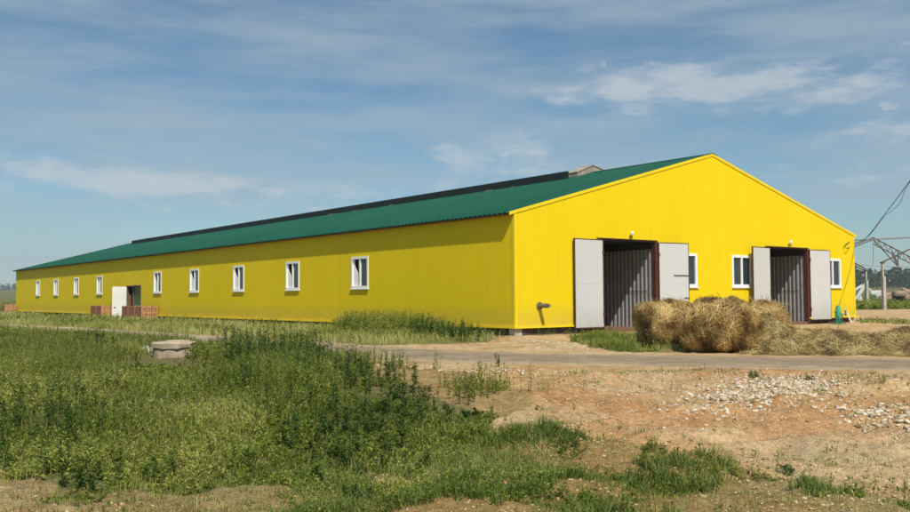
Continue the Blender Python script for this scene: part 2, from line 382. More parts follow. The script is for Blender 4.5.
for v0, v1 in ((-.05, -.009), (LEN+.009, LEN+.05)):
    for ua, ub in ((-.22, W/2), (W/2+.0, W+.22)):
        bm = bmesh.new(); slope_box(bm, ua, ub, v0 if v0 > 0 else -.03, v1, -.02, .085); mesh_obj('rake_trim', bm, 'yellow_trim', barn)
# foundation
bm = bmesh.new()
for x0, x1 in ((.15, D1[0]-.05), (D1[1]+.05, D2[0]-.05), (D2[1]+.05, W-.15)):
    bm = bmesh.new(); x = x0
    while x < x1-.05:
        w_ = min(random.uniform(.35, .42), x1-x); j = random.uniform(-.02, .02)
        box(bm, (x, .06+j, -.4), (x+w_-.012, .3, random.uniform(.21, .245))); x += w_
    mesh_obj('foundation', bm, 'foundation', barn)
y = .6; bm = bmesh.new(); bm2 = bmesh.new()
while y < LEN-.4:
    j = random.uniform(-.03, .03); box(bm, (.12+j, y, -.4), (.35, y+.39, random.uniform(.2, .245))); box(bm2, (W-.35, y, -.4), (W-.12+j, y+.39, .24)); y += .402
mesh_obj('foundation', bm, 'foundation', barn); mesh_obj('foundation', bm2, 'foundation', barn)
mesh_obj('foundation', boxes(((.36, LEN-.3, -.4), (W-.36, LEN-.06, .24))), 'foundation', barn)
for (x, y) in ((.03, .03), (.06, 3.0), (W-.35, .04)): parts('foundation_post', [((x, y, -.4), (x+.28, y+.3, .247))], 'post', barn)
# roof sheets
PIT = .25
def roof_sheet(uE, uR, nm):
    ys = []
    y = -.03
    while y < LEN+.05:
        ys += [(y, 0), (y+.10, 0), (y+.13, .032), (y+.22, .032)]; y += PIT
    ys = np.array(ys); n = len(ys)
    ue = [uE, uR]; V_ = []
    for dz in (.055, .045):
        for u in ue:
            zz = TOP + SL*(u if uR <= W/2+.01 and uE < uR else (W-u)) + dz
            for yy, h in ys: V_.append((u, yy, zz+h))
    V_ = np.array(V_); i = np.arange(n-1)
    top = np.stack([i, i+1, n+i+1, n+i], 1); bot = np.stack([2*n+i, 3*n+i, 3*n+i+1, 2*n+i+1], 1)
    e0 = np.stack([i, 2*n+i, 2*n+i+1, i+1], 1)
    return np_obj(nm, V_, np.vstack([top, bot, e0]), 'roof', parent=barn)
roof_l = roof_sheet(-.26, W/2, 'roof'); roof_r = roof_sheet(W+.26, W/2, 'roof')
bm = bmesh.new(); zr = TOP+RISE+.10
for s in (-1, 1):
    vs = [bm.verts.new(p) for p in ((W/2, -.05, zr), (W/2+s*.28, -.05, zr-.28*SL), (W/2+s*.28, 6.2, zr-.28*SL), (W/2, 6.2, zr))]; bm.faces.new(vs)
mesh_obj('ridge_cap', bm, 'roof', roof_l)
# eave board under the overhang
mesh_obj('eave_board', boxes(((-.24, .1, TOP-.055), (-.02, LEN-.1, TOP-.035))), 'wood', barn)
# ridge vent
zf = lambda u: TOP + SL*min(u, W-u)
v0, v1 = 6.3, 63.0
vent = mesh_obj('ridge_vent', boxes(((8.58, v0, zf(8.58)+.05), (8.63, v1, 6.62))), 'dark_vent', barn)
mesh_obj('vent_wall', boxes(((W-8.63, v0, zf(8.58)+.05), (W-8.58, v1, 6.62))), 'dark_vent', vent)
for vv, ve in ((v0, v0+.7),):
    cross = [(9.15, zf(9.15)+.03), (9.15, 6.60), (W/2, 6.98), (W-9.45, 6.84), (W-9.3, zf(9.3)+.05), (W/2, zf(W/2)+.03)]
    bm = bmesh.new(); A = [bm.verts.new((a_, vv, b_)) for a_, b_ in cross]; B = [bm.verts.new((a_, ve, b_)) for a_, b_ in cross]
    bm.faces.new((A[0], A[1], A[2], A[5])); bm.faces.new((A[5], A[2], A[3], A[4])); bm.faces.new((B[5], B[2], B[1], B[0])); bm.faces.new((B[4], B[3], B[2], B[5]))
    for i in range(6): bm.faces.new((A[i], B[i], B[(i+1) % 6], A[(i+1) % 6]))
    bmesh.ops.recalc_face_normals(bm, faces=bm.faces); eb = mesh_obj('end_cap', bm, 'vent_board', vent)
    bm = bmesh.new()
    for (a0, z0), (a1, z1) in ((cross[1], cross[2]), (cross[2], cross[3])):
        q = [bm.verts.new(c_) for c_ in ((a0-.02, vv-.03, z0+.004), (a1, vv-.03, z1+.004), (a1, ve+.03, z1+.004), (a0-.02, ve+.03, z0+.004))]; r = [bm.verts.new(c_.co+Vector((0, 0, .03))) for c_ in q]
        bm.faces.new(q[::-1]); bm.faces.new(r)
        for i in range(4): bm.faces.new((q[i], q[(i+1) % 4], r[(i+1) % 4], r[i]))
    bmesh.ops.remove_doubles(bm, verts=bm.verts, dist=1e-4); mesh_obj('cap_cover', bm, 'vent_board', vent)
# a few snow-white fixings lying along the vent foot
for k in range(6):
    yy = random.uniform(9, 30); w_ = random.uniform(.1, .5); uu = 8.40+random.uniform(-.08, .08); z_ = zf(uu)+.092
    parts('sealant_strip', [((uu, yy, z_), (uu+.05, yy+w_, z_+.03))], 'vent_board', vent)

# windows: built once in the frame (a = along wall to the right as seen from outside)
def window(mapf, w=1.22, h=1.20, open_left=True, cw=.40):
    """mapf(a, d, z): a from left edge, d outwards from the wall face"""
    def B(*l):
        bm = bmesh.new()
        for (a0, a1, d0, d1, z0, z1) in l:
            p = [mapf(a_, d_, z_) for a_ in (a0, a1) for d_ in (d0, d1) for z_ in (z0, z1)]
            box(bm, tuple(min(q[i] for q in p) for i in range(3)), tuple(max(q[i] for q in p) for i in range(3)))
        bmesh.ops.recalc_face_normals(bm, faces=bm.faces); return bm
    t = .07
    fr = mesh_obj('window', B((-.03, t, -.07, .025, -.03, h+.03), (w-t, w+.03, -.07, .025, -.03, h+.03), (t, w-t, -.07, .025, -.03, t), (t, w-t, -.07, .025, h-t, h+.03)), 'white', barn)
    mesh_obj('mullion', B((w/2-.045, w/2+.045, -.06, .015, t, h-t)), 'white', fr)
    mesh_obj('sill', B((-.06, w+.06, .026, .07, -.07, -.04), (-.06, w+.06, .0035, .026, -.07, -.032)), 'white', fr)
    mesh_obj('pane', B((w/2+.045, w-t, -.05, -.035, t, h-t)), 'glass', fr)
    mesh_obj('pane', B((t, w/2-.045, -.165 if open_left else -.05, -.15 if open_left else -.035, t, h-t)), 'glass', fr)
    if open_left:
        bm = bmesh.new(); n = 14; top = []; bot = []
        for i in range(n+1):
            zz = t + (h-2*t)*i/n; f_ = i/n
            wd = cw if f_ < .45 else cw-(cw-.10)*min(1, (f_-.45)/.30)
            if f_ > .85: wd = .10
            for k, (aa) in enumerate((t, t+wd*.33, t+wd*.66, t+wd)):
                p = mapf(min(aa, w/2-.06), -.030 - .018*(k % 2), zz)
                top.append(bm.verts.new(p))
        for i in range(n):
            for k in range(3): bm.faces.new([top[i*4+k], top[i*4+k+1], top[(i+1)*4+k+1], top[(i+1)*4+k]])
        bmesh.ops.recalc_face_normals(bm, faces=bm.faces); mesh_obj('curtain', bm, 'curtain', fr, True)
for s in WS:
    window(lambda a, d, z, s=s: (-d, s+.61-a, WZ0+z), cw=random.uniform(.27, .44))
for c in gw:
    window(lambda a, d, z, c=c: (c-.61+a, -.004-d, 1.61+z), h=1.19, open_left=False)

# gable doors
def gable_door(D, eL, eR, wL, wR, bolts):
    x0, x1 = D
    fr = mesh_obj('door_frame', boxes(((x0-.05, -.035, DZ0-.1), (x0+.015, .125, DZ1+.05))), 'brown', barn)
    mesh_obj('door_frame', boxes(((x1-.015, -.035, DZ0-.1), (x1+.10, .125, DZ1+.05))), 'brown', barn)
    mesh_obj('door_lintel', boxes(((x0+.016, -.033, DZ1-.0), (x1-.016, .123, DZ1+.05))), 'brown', barn)
    mesh_obj('canopy_strip', boxes(((x0-.3, -.075, DZ1+.052), (x1+.1, -.008, DZ1+.072))), 'brown', barn)
    for side, e, wl in ((-1, eL, wL), (1, eR, wR)):
        hx = x0-.05 if side < 0 else x1+.12
        ang = math.asin(e/wl)
        e_ = bpy.data.objects.new('door_leaf', None)
        bm = bmesh.new(); box(bm, (.035, -.03, .035), (wl-.035, .0, 3.0-.035))
        lf = mesh_obj('door_leaf', bm, 'door_grey', barn)
        lf.location = (hx, -.045, DZ0+.02)
        if side < 0: lf.scale = (-1, 1, 1); lf.rotation_euler = (0, 0, ang)
        else: lf.rotation_euler = (0, 0, -ang)
        bpy.data.objects.remove(e_)
        bm = boxes(((0, -.026, 0), (.034, .03, 3.0)), ((wl-.034, -.026, 0), (wl, .03, 3.0)), ((.034, -.026, 0), (wl-.034, .03, .034)), ((.034, -.026, 2.966), (wl-.034, .03, 3.0)))
        mesh_obj('leaf_frame', bm, 'brown', lf)
        mesh_obj('seam_strip', boxes(((.036, -.034, 1.49), (wl-.036, -.031, 1.50))), 'door_grey', lf)
        for hz_ in (.4, 2.5): mesh_obj('hinge', boxes(((-.03, -.05, hz_), (.05, -.032, hz_+.12))), 'brown', lf)
        if side > 0 and bolts:
            mesh_obj('bolt', boxes(((wl-.75, -.06, 1.80), (wl-.01, -.032, 1.83)), ((wl-.04, -.058, 1.35), (wl-.012, -.0325, 1.81))), 'steel', lf)
            mesh_obj('bolt', boxes(((wl-.26, -.06, .98), (wl-.01, -.032, 1.01))), 'steel', lf)
    # ribbed lining of the entry lobby
    dep = 5.2
    for xx, s in ((x1+.03, -1), (x0-.03, 1)):
        prof = []
        yy = .13
        while yy < dep: prof += [(yy, 0), (yy+.09, 0), (yy+.11, .035), (yy+.17, .035)]; yy += .19
        bm = bmesh.new(); lo = [bm.verts.new((xx+s*h_, y_, .05)) for y_, h_ in prof]; hi = [bm.verts.new((xx+s*h_, y_, 2.93)) for y_, h_ in prof]
        for i in range(len(prof)-1): bm.faces.new((lo[i], lo[i+1], hi[i+1], hi[i]))
        mesh_obj('lobby_wall', bm, 'galv', barn)
        mesh_obj('lobby_shade_strip', boxes(((xx-.03, .13, 2.932), (xx+.03, dep, 3.30))), 'lobby_shade', barn)  # dark strip painted in for the black shade above the lining
        if s < 0: mesh_obj('lobby_rail', boxes(((xx-.045, .3, 1.42), (xx-.036, 1.3, 1.44))), 'steel', barn)
    mesh_obj('lobby_ceiling', boxes(((x0-.02, .13, 3.21), (x1+.02, dep-.01, 3.29))), 'lobby_shade', barn); mesh_obj('lobby_back', boxes(((x0-.1, dep+.02, .1), (x1+.1, dep+.1, 3.2))), 'lobby_shade', barn)
    mesh_obj('lobby_floor', boxes(((x0-.05, .0, -.3), (x1+.1, dep, .13))), 'wood', barn)
    # lamp above
    xm = (x0+x1)/2 + .02
    lp = mesh_obj('wall_lamp', boxes(((xm-.02, -.12, DZ1+.14), (xm+.02, -.006, DZ1+.18)), ((xm-.012, -.13, DZ1+.02+.07), (xm+.012, -.106, DZ1+.15))), 'steel', barn)
    bm = bmesh.new(); bmesh.ops.create_uvsphere(bm, u_segments=12, v_segments=8, radius=.065)
    for v_ in bm.verts: v_.co = Vector((v_.co.x+xm, v_.co.y-.12, v_.co.z*1.25+DZ1+.27))
    mesh_obj('lamp_shade', bm, 'bulb', lp, True)
gable_door(D1, .06, .20, 1.43, 1.46, True)
gable_door(D2, .22, .10, 1.50, 1.43, False)
# pipe stub
bm = bmesh.new(); bar(bm, (1.02, -.002, .96), (1.02, -.42, .96), .075, 14); bar(bm, (1.02, -.42, .96), (1.02, -.47, .96), .05, 12)
bar(bm, (1.02, -.03, .96), (1.02, -.06, .96), .12, 14)
pp = mesh_obj('pipe_outlet', bm, 'steel', barn); bm = bmesh.new(); tube(bm, [(1.0, -.47, 1.0), (1.03, -.55, .99), (1.05, -.56, .95), (1.03, -.49, .93)], .008, 5); mesh_obj('hook', bm, 'steel', pp)
# side door
lf = mesh_obj('side_door_leaf', boxes(((-.90, .0, 0), (0, .045, 1.98))), 'wdoor', barn); lf.location = (-.02, SD[1]+.02, .08); lf['label'] = 'white single door leaf swung wide open'
mesh_obj('handle', boxes(((-.80, -.05, .66), (-.70, -.002, .70))), 'steel', lf)
mesh_obj('side_door_frame', boxes(((-.03, SD[1]-.02, .1), (.14, SD[1]+.06, 2.14)), ((-.03, SD[0]-.06, .1), (.14, SD[0]+.02, 2.14)), ((-.028, SD[0]-.03, 2.06), (.138, SD[1]+.03, 2.135))), 'wood', barn)
mesh_obj('inner_door', boxes(((.16, SD[0]+.05, .1), (.2, SD[0]+1.65, 2.05))), 'gdoor', barn)
parts('inner_post', [((.10, SD[0]+1.66, .1), (.2, SD[0]+1.86, 2.07)), ((.10, SD[1]-.3, .1), (.16, SD[1]-.1, 1.55))], 'wood', barn)

# ------------------------------------------------------------------ crates beside the side door
def crate(loc, label, group):
    t = thing('slatted_crate', label, 'crate', loc, barn.rotation_euler.z, group)
    L_, D_, H_ = 1.14, .95, .86
    for y0_ in (0, L_-.02):
        bm = bmesh.new()
        for k in range(8):
            x = k*(D_-.07)/7; box(bm, (-D_+x, y0_, .06), (-D_+x+.07, y0_+.02, H_*random.uniform(.95, 1.02)))
        for z_ in (.08, .42, .76): box(bm, (-D_+.051, y0_+.019 if y0_ < .5 else y0_-.03, z_), (-.051, y0_+.05 if y0_ < .5 else y0_+.001, z_+.07))
        mesh_obj('end_panel', bm, 'crate', t)
    for x0_ in (-D_, -.02):
        bm = bmesh.new()
        for k in range(9):
            y_ = .021+k*(L_-.042-.07)/8; box(bm, (x0_, y_, .06), (x0_+.02, y_+.07, H_*random.uniform(.95, 1.02)))
        for z_ in (.08, .42, .76): box(bm, (x0_+.019 if x0_ < -.5 else x0_-.03, .021, z_), (x0_+.05 if x0_ < -.5 else x0_+.001, L_-.021, z_+.07))
        mesh_obj('side_panel', bm, 'crate_shaded', t)
    mesh_obj('base_board', boxes(((-D_+.02, .02, 0), (-.02, L_-.02, .058))), 'wood', t)
    return t
CR = [(31.6, 'reddish slatted crate nearest the camera in the row right of the open white door', 'crates along the barn wall'),
      (32.8, 'reddish slatted crate in the middle of the row right of the open white door', 'crates along the barn wall'),
      (34.0, 'reddish slatted crate at the far end of the row, below the green inner door', 'crates along the barn wall'),
      (39.3, 'reddish slatted crate just left of the open white door leaf', 'crates along the barn wall'),
      (40.5, 'reddish slatted crate left of the white door, farther one of that pair', 'crates along the barn wall'),
      (67.6, 'orange slatted crate standing alone at the far left corner of the barn', 'crates along the barn wall')]
for s_, lb, g in CR:
    p = bw(-.12, s_); crate((p.x, p.y, max(-.05, tz(p.x, p.y)-.02)), lb, g)

# ------------------------------------------------------------------ ground sheet
def poly(pts): return np.array([(at(x, y).x, at(x, y).y) for x, y in pts])
def inpoly(x, y, P):
    c = np.zeros(x.shape, bool); j = len(P)-1
    for i in range(len(P)):
        xi, yi = P[i]; xj, yj = P[j]
        k = ((yi > y) != (yj > y)) & (x < (xj-xi)*(y-yi)/(yj-yi+1e-12)+xi); c ^= k; j = i
    return c
def warp(x, y, a=.5, f=.9, s=40): return x+(fbm(x*f, y*f, s)-.5)*2*a, y+(fbm(x*f+31, y*f+7, s+9)-.5)*2*a
P_MASS = poly([(-120, 462), (0, 474), (90, 482), (200, 494), (330, 487), (430, 472), (488, 452), (492, 425), (455, 405), (418, 392), (378, 380), (335, 366), (312, 356), (285, 352.5), (200, 347), (100, 340), (0, 333.5), (-120, 328)])
P_SPARSE = poly([(312, 358), (335, 366), (378, 380), (418, 392), (455, 405), (492, 425), (520, 402), (500, 384), (470, 372), (400, 365)])
P_NEAR = poly([(60, 500), (90, 486), (200, 490), (330, 474), (430, 462), (480, 440), (560, 428), (650, 446), (740, 468), (820, 488), (930, 500), (960, 560), (500, 640), (150, 640)])
P_BALE = poly([(572, 336), (600, 333), (650, 336), (700, 345), (700, 352), (640, 353), (590, 348), (570, 342)])
wl = [bw(-.25, s_) for s_ in (1.0, 20, 40, 62, 75)]
P_STRIP = np.array([(p.x, p.y) for p in wl] + [(-62, 84), (-44, 66), (-22.5, 45), (-12.6, 34.2), (-8.0, 29.6), (-4.4, 25.4), (-2.0, 24.0), (.4, 25.6), (1.3, 27.2)])
P_WALLWEED = np.array([(p.x, p.y) for p in (bw(-.25, 1.3), bw(-.25, 9.6), bw(-1.2, 9.5), bw(-2.6, 5.5), bw(-1.7, 2.0))])
P_FARL = np.array([(-14, 33.5), (-10.2, 27.9), (-7.4, 24.6), (-12, 17), (-30, 14), (-60, 40), (-60, 72)])
def axis(f0, f1, st, lo, hi):
    a_ = list(np.arange(f0, f1+1e-6, st)); s = st; x = f1
    while x < hi: s *= 1.09; x += s; a_.append(x)
    s = st; x = f0
    while x > lo: s *= 1.09; x -= s; a_.insert(0, x)
    return np.array(a_)
gx = axis(-11, 11, .07, -3600, 3600); gy = axis(4, 24, .07, -800, 3600)
X, Y = np.meshgrid(gx, gy); Z = terrain(X, Y)
xr, yr = X.ravel(), Y.ravel()
wx, wy = warp(xr, yr, .35, 1.4)
dist = np.hypot(xr, yr)
u_ = (xr-C0.x)*U.x+(yr-C0.y)*U.y; v_ = (xr-C0.x)*V.x+(yr-C0.y)*V.y
veg = np.zeros(xr.shape)
for P, k in ((P_MASS, .95), (P_SPARSE, .45), (P_NEAR, .5), (P_BALE, .7), (P_STRIP, .8), (P_FARL, .9)):
    veg = np.maximum(veg, k*inpoly(wx, wy, P))
far = sst(44, 52, dist) * ~((np.abs(v_-1.5) < 7) & (u_ < 30)) 
far = np.where((xr > 0) & (v_ < 60) & (yr < 75.5+3*fbm(xr*.2, yr*.2)), 0, far)
veg = np.maximum(veg, far)
veg = np.maximum(veg, np.where((yr < 8.6) & (xr < 1.5-.0*yr), .42*sst(1.6, -1.0, xr+(fbm(xr, yr, 66)-.5)*3), 0))
veg = np.where(rdist(xr, yr) < 1.9, veg*.25, veg)
# second grassland on both sides out of the frame
veg = np.maximum(veg, .8*((xr < -6) & (yr < 16)))
clay = np.clip((fbm(xr*.45, yr*.45, 60)-.36)*3.2, 0, 1)*sst(.0, 2.0, xr+3)*(1-sst(14, 18, yr))
clay = np.maximum(clay, .9*inpoly(wx, wy, P_SPARSE)); clay *= 1-sst(21, 26, yr)
pale = np.clip((fbm(xr*.6+9, yr*.6, 70)-.48)*3.0, 0, 1)*.7*(1-clay*.6)
zone = np.stack([clay, veg, pale, np.ones_like(veg)], 1)
ny, nx = X.shape; idx = np.arange(ny*nx).reshape(ny, nx)
faces = np.stack([idx[:-1, :-1].ravel(), idx[:-1, 1:].ravel(), idx[1:, 1:].ravel(), idx[1:, :-1].ravel()], 1)
o = np_obj('ground', np.stack([xr, yr, Z.ravel()], 1), faces, 'ground', zone=zone, smooth=True); tag(o, kind='structure')

# road ribbon with worn edges
RR = cr(ROAD, 60); d = np.gradient(RR, axis=0); d /= np.linalg.norm(d, axis=1)[:, None]; nrm = np.stack([-d[:, 1], d[:, 0]], 1)
arc = np.concatenate([[0], np.cumsum(np.linalg.norm(np.diff(RR, axis=0), axis=1))])
K = 17; VV = []; ZZ = []
for k in range(K):
    f = k/(K-1)*2-1
    e = 1.72 + (fbm(arc*.9, arc*0+(5 if f > 0 else 50), 80)-.5)*.8+(fbm(arc*4, arc*0+(5 if f > 0 else 50), 84)-.5)*.25
    p = RR+nrm*(f*e)[:, None]; z_ = terrain(p[:, 0], p[:, 1])+.006 + (.014*(1-f*f))
    if k in (0, K-1): z_ = z_-.03
    VV.append(np.stack([p[:, 0], p[:, 1], z_], 1))
    leftw = sst(0, 12, -p[:, 0]+1); ZZ.append(np.stack([np.clip(.12+.75*leftw+.95*abs(f)**2.4, 0, 1), f+0*leftw, 0*leftw, 1+0*leftw], 1))
VV = np.array(VV); n_ = len(RR); idx = np.arange(K*n_).reshape(K, n_)
faces = np.stack([idx[:-1, :-1].ravel(), idx[:-1, 1:].ravel(), idx[1:, 1:].ravel(), idx[1:, :-1].ravel()], 1)
o = np_obj('road', VV.reshape(-1, 3), faces, 'road', zone=np.array(ZZ).reshape(-1, 4), smooth=True); tag(o, kind='structure')

# ------------------------------------------------------------------ vegetation generators
def scatter(P, dens, warpa=.35, extra=None):
    x0, y0 = P.min(0)-1; x1, y1 = P.max(0)+1; n = int((x1-x0)*(y1-y0)*dens)
    x = RNG.uniform(x0, x1, n); y = RNG.uniform(y0, y1, n); wx, wy = warp(x, y, warpa, 1.4)
    k = inpoly(wx, wy, P) & (rdist(x, y) > 1.75)
    u = (x-C0.x)*U.x+(y-C0.y)*U.y; v = (x-C0.x)*V.x+(y-C0.y)*V.y
    k &= ~((u > -.12) & (v > -.12) & (u < W+.1) & (v < LEN+.1))
    x, y = x[k], y[k]
    if extra is not None: kk = extra(x, y); x, y = x[kk], y[kk]
    return x, y
def blades(x, y, h, w, lean, z=None):
    n = len(x); z = terrain(x, y) if z is None else z; a_ = RNG.uniform(0, 2*np.pi, n); b_ = RNG.uniform(0, 2*np.pi, n)
    L_ = lean*h*RNG.uniform(.2, 1, n); dx, dy = np.cos(a_)*L_, np.sin(a_)*L_; sx, sy = np.cos(b_)*w/2, np.sin(b_)*w/2
    P = np.zeros((n, 5, 3))
    P[:, 0] = np.stack([x-sx, y-sy, z-.02], 1); P[:, 1] = np.stack([x+sx, y+sy, z-.02], 1)
    P[:, 2] = np.stack([x+dx*.35+sx*.8, y+dy*.35+sy*.8, z+h*.58], 1); P[:, 3] = np.stack([x+dx*.35-sx*.8, y+dy*.35-sy*.8, z+h*.58], 1)
    P[:, 4] = np.stack([x+dx, y+dy, z+h*(1-.25*lean)], 1)
    b = np.arange(n)*5
    Fq = np.concatenate([np.stack([b, b+1, b+2], 1), np.stack([b, b+2, b+3], 1), np.stack([b+3, b+2, b+4], 1)])
    return P.reshape(-1, 3), Fq
def leafy(x, y, h, K, ll, lw, spread=.12, z=None, tmin=.12):
    """upright stems with K leaves each; triangles"""
    n = len(x); z = terrain(x, y) if z is None else z
    a_ = RNG.uniform(0, 2*np.pi, n); ln = RNG.uniform(0, spread, n)*h; dx, dy = np.cos(a_)*ln, np.sin(a_)*ln
    sw = .004
    P = np.stack([np.stack([x-sw, y, z-.03], 1), np.stack([x+sw, y, z-.03], 1), np.stack([x+dx, y+dy, z+h], 1)], 1).reshape(-1, 3)
    b = np.arange(n)*3; Fq = [np.stack([b, b+1, b+2], 1)]
    t = RNG.uniform(tmin, 1, (n, K))**.85; th = RNG.uniform(0, 2*np.pi, (n, K)); el = RNG.uniform(-.35, .95, (n, K))+t*.25
    L_ = (ll[:, None] if np.ndim(ll) else ll)*RNG.uniform(.6, 1.25, (n, K))*(1.15-.55*t); 
    bx = x[:, None]+dx[:, None]*t; by = y[:, None]+dy[:, None]*t; bz = z[:, None]+h[:, None]*t
    cx, cy, cz = np.cos(th)*np.cos(el), np.sin(th)*np.cos(el), np.sin(el)
    ro = RNG.uniform(-.5, .5, (n, K)); px, py, pz = -np.sin(th)*np.cos(ro), np.cos(th)*np.cos(ro), np.sin(ro)
    W_ = L_*lw
    o0 = np.stack([bx, by, bz], -1); dr = np.stack([cx, cy, cz], -1); pr = np.stack([px, py, pz], -1)
    m1 = o0+dr*(L_*.45)[..., None]+np.array([0, 0, 1.])*(L_*.06)[..., None]
    q = np.stack([o0, m1+pr*(W_/2)[..., None], o0+dr*L_[..., None]-np.array([0, 0, 1.])*(L_*.12)[..., None], m1-pr*(W_/2)[..., None]], 2).reshape(-1, 3)
    b = len(P)+np.arange(n*K)*4; Fq += [np.stack([b, b+1, b+2], 1), np.stack([b, b+2, b+3], 1)]
    return np.vstack([P, q]), np.concatenate(Fq), n, K
def vary(base, per, jit=.18):
    return np.clip(np.repeat(base, per)+RNG.normal(0, jit, len(base)*per), 0, 1)
def add_blades(name, x, y, h, w, lean, mat, v=None, parent=None, z=None):
    P, Fq = blades(x, y, h, w, lean, z); base = fbm(x*.8, y*.8, 90) if v is None else v
    return np_obj(name, P, Fq, mat, var=vary((base-.5)*1.6+.5, 5, .12), parent=parent)
def add_leafy(name, x, y, h, K, ll, lw, mat, spread=.12, v=None, parent=None, z=None, tmin=.12):
    P, Fq, n, K = leafy(x, y, h, K, ll, lw, spread, z, tmin); base = fbm(x*.7, y*.7, 95) if v is None else v
    base = (base-.5)*1.7+.5+RNG.normal(0, .14, n)
    var = np.concatenate([np.repeat(base*.6, 3), np.repeat(np.repeat(base, K)+RNG.normal(0, .13, n*K), 4)])
    return np_obj(name, P, Fq, mat, var=np.clip(var, 0, 1), parent=parent)

# weed mass on the left
def mass_h(x, y):
    m_ = .13+.19*sst(.35, .65, fbm(x*.6, y*.6, 101)) + .16*(fbm(x*1.9, y*1.9, 102)-.5)
    m_ = m_ + .24*np.exp(-((x+3.2)/1.6)**2-((y-14.8)/5.5)**2) + .08*np.exp(-((x+7.5)/2.2)**2-((y-17)/3.0)**2)
    m_ *= .28+.72*sst(7.6, 12.0, y+.10*x+2.2*(fbm(x*.5, y*.5, 107)-.5))
    m_ *= 1-.80*np.exp(-((x+.307*y)/1.0)**4-((y-16.0)/4.8)**4)      # trodden patch before the well ring
    return np.maximum(m_*(1-.38*sst(-2.2, -.8, x)), .03)
def mass_gap(x, y):
    g = fbm(x*.9, y*.9, 105); right = sst(-3.0, -1.0, x)*sst(10, 12.5, y); front = 1-sst(7.6, 10.0, y+.1*x)
    pit = np.exp(-((x+.307*y)/.9)**2-((y-18.6)/2.4)**2)
    right2 = sst(-2.4, -.4, x)*sst(8.3, 9.6, y)
    return g > .26+.20*right+.17*right2+.22*front+.55*pit
sp_ = lambda th: (lambda x, y: fbm(x*.9, y*.9, 105) > th)
x, y = scatter(P_MASS, 190, .8, mass_gap); h = mass_h(x, y)*RNG.uniform(.4, 1.35, len(x))
tag(add_leafy('weeds', x, y, h, 13, .060, .34, 'weed', .25), 'dense mass of green leafy weeds covering the left foreground', 'weeds', kind='stuff')
x, y = scatter(P_MASS, 820, .9, mass_gap); h = mass_h(x, y)*RNG.uniform(.4, 1.3, len(x))
tag(add_blades('weed_grass', x, y, h, .008, .7, 'grass'), 'green grass growing among the weeds on the left', 'grass', kind='stuff')
# darker tall stems, patchy
x, y = scatter(P_MASS, 11, .4, lambda x, y: (fbm(x*.7+3, y*.7, 111) > .54) & (x > -6.5)); h = mass_h(x, y)*RNG.uniform(1.0, 1.45, len(x))+.05
k = (x > -9); x, y, h = x[k], y[k], h[k]
tag(add_leafy('dark_weeds', x, y, h, 46, .075, .30, 'weed_dark', .16, tmin=.05), 'taller dark green weed stems rising above the left weed mass', 'weeds', kind='stuff')
x, y = scatter(P_MASS, 7, .5, lambda x, y: (x > -5.2) & (x < -.4) & (y > 9.5) & (np.abs(x+.307*y) > .9) & (fbm(x*.9, y*.9, 119) > .42)); h = RNG.uniform(.34, .72, len(x))*(.75+.25*sst(-1.5, -3.0, x))
tag(add_leafy('tall_stem_weeds', x, y, h, 60, .085, .28, 'weed_dark', .10, tmin=.08), 'tall dark spiky weed stems standing above the weed mass', 'weeds', kind='stuff')
x, y = scatter(P_MASS, 70, .6, lambda x, y: fbm(x*1.3, y*1.3, 113) > .48); h = (mass_h(x, y)+.05)*RNG.uniform(.8, 1.45, len(x))
tag(add_blades('dry_stems', x, y, h, .008, .35, 'dry'), 'dry straw coloured stems standing among the green weeds', 'stems', kind='stuff')
x, y = scatter(P_MASS, 24, .4, lambda x, y: (fbm(x*1.6+3, y*1.6, 118) > .57) & (y < 15)); h = (mass_h(x, y)+.04)*RNG.uniform(.7, 1.2, len(x))
tag(add_leafy('broad_leaf_weeds', x, y, h, 14, .085, .40, 'weed', .5), 'broader leaved weeds mixed into the left weed mass', 'weeds', kind='stuff')
# further left, out to the frame edge and past it
x, y = scatter(P_FARL, 34, .8, sp_(.3)); h = RNG.uniform(.10, .30, len(x))
tag(add_leafy('rough_weeds', x, y, h, 14, .12, .4, 'weed', .3), 'rough weeds beside the dirt track on the far left', 'weeds', kind='stuff')
# sparse strip on red clay
x, y = scatter(P_SPARSE, 110, .4, lambda x, y: fbm(x*1.1, y*1.1, 115) > .46); h = RNG.uniform(.10, .42, len(x))
tag(add_leafy('sparse_weeds', x, y, h, 14, .055, .36, 'weed', .25), 'sparse weeds on the orange clay beside the road', 'weeds', kind='stuff')
# near turf
x, y = scatter(P_NEAR, 350, .7); h = RNG.uniform(.015, .06, len(x)); tag(add_blades('thin_turf', x, y, h, .006, .9, 'grass'), 'thin scattered grass around the near turf patches', 'grass', kind='stuff')
def near_keep(x, y): return fbm(x*.95+2, y*.95, 120) > .375+.20*sst(-.6, -1.8, x)+.07*sst(1.2, 2.4, x)+.10*(fbm(x*3.1, y*3.1, 129)-.5)*4*.5
x, y = scatter(P_NEAR, 2600, .45, near_keep); h = RNG.uniform(.03, .10, len(x))*(.5+1.5*sst(.4, .65, fbm(x*2.2, y*2.2, 127)))
a1 = add_blades('turf', x, y, h, .0065, .9, 'turf'); tag(a1, 'short patchy green grass in the near foreground', 'grass', kind='stuff')
x, y = scatter(P_NEAR, 200, .4, lambda x, y: near_keep(x, y) & (fbm(x*1.6, y*1.6, 123) > .45)); h = RNG.uniform(.04, .15, len(x))
tag(add_leafy('turf_herbs', x, y, h, 10, .045, .42, 'weed', .5), 'low broad leaved herbs among the near grass', 'weeds', kind='stuff')
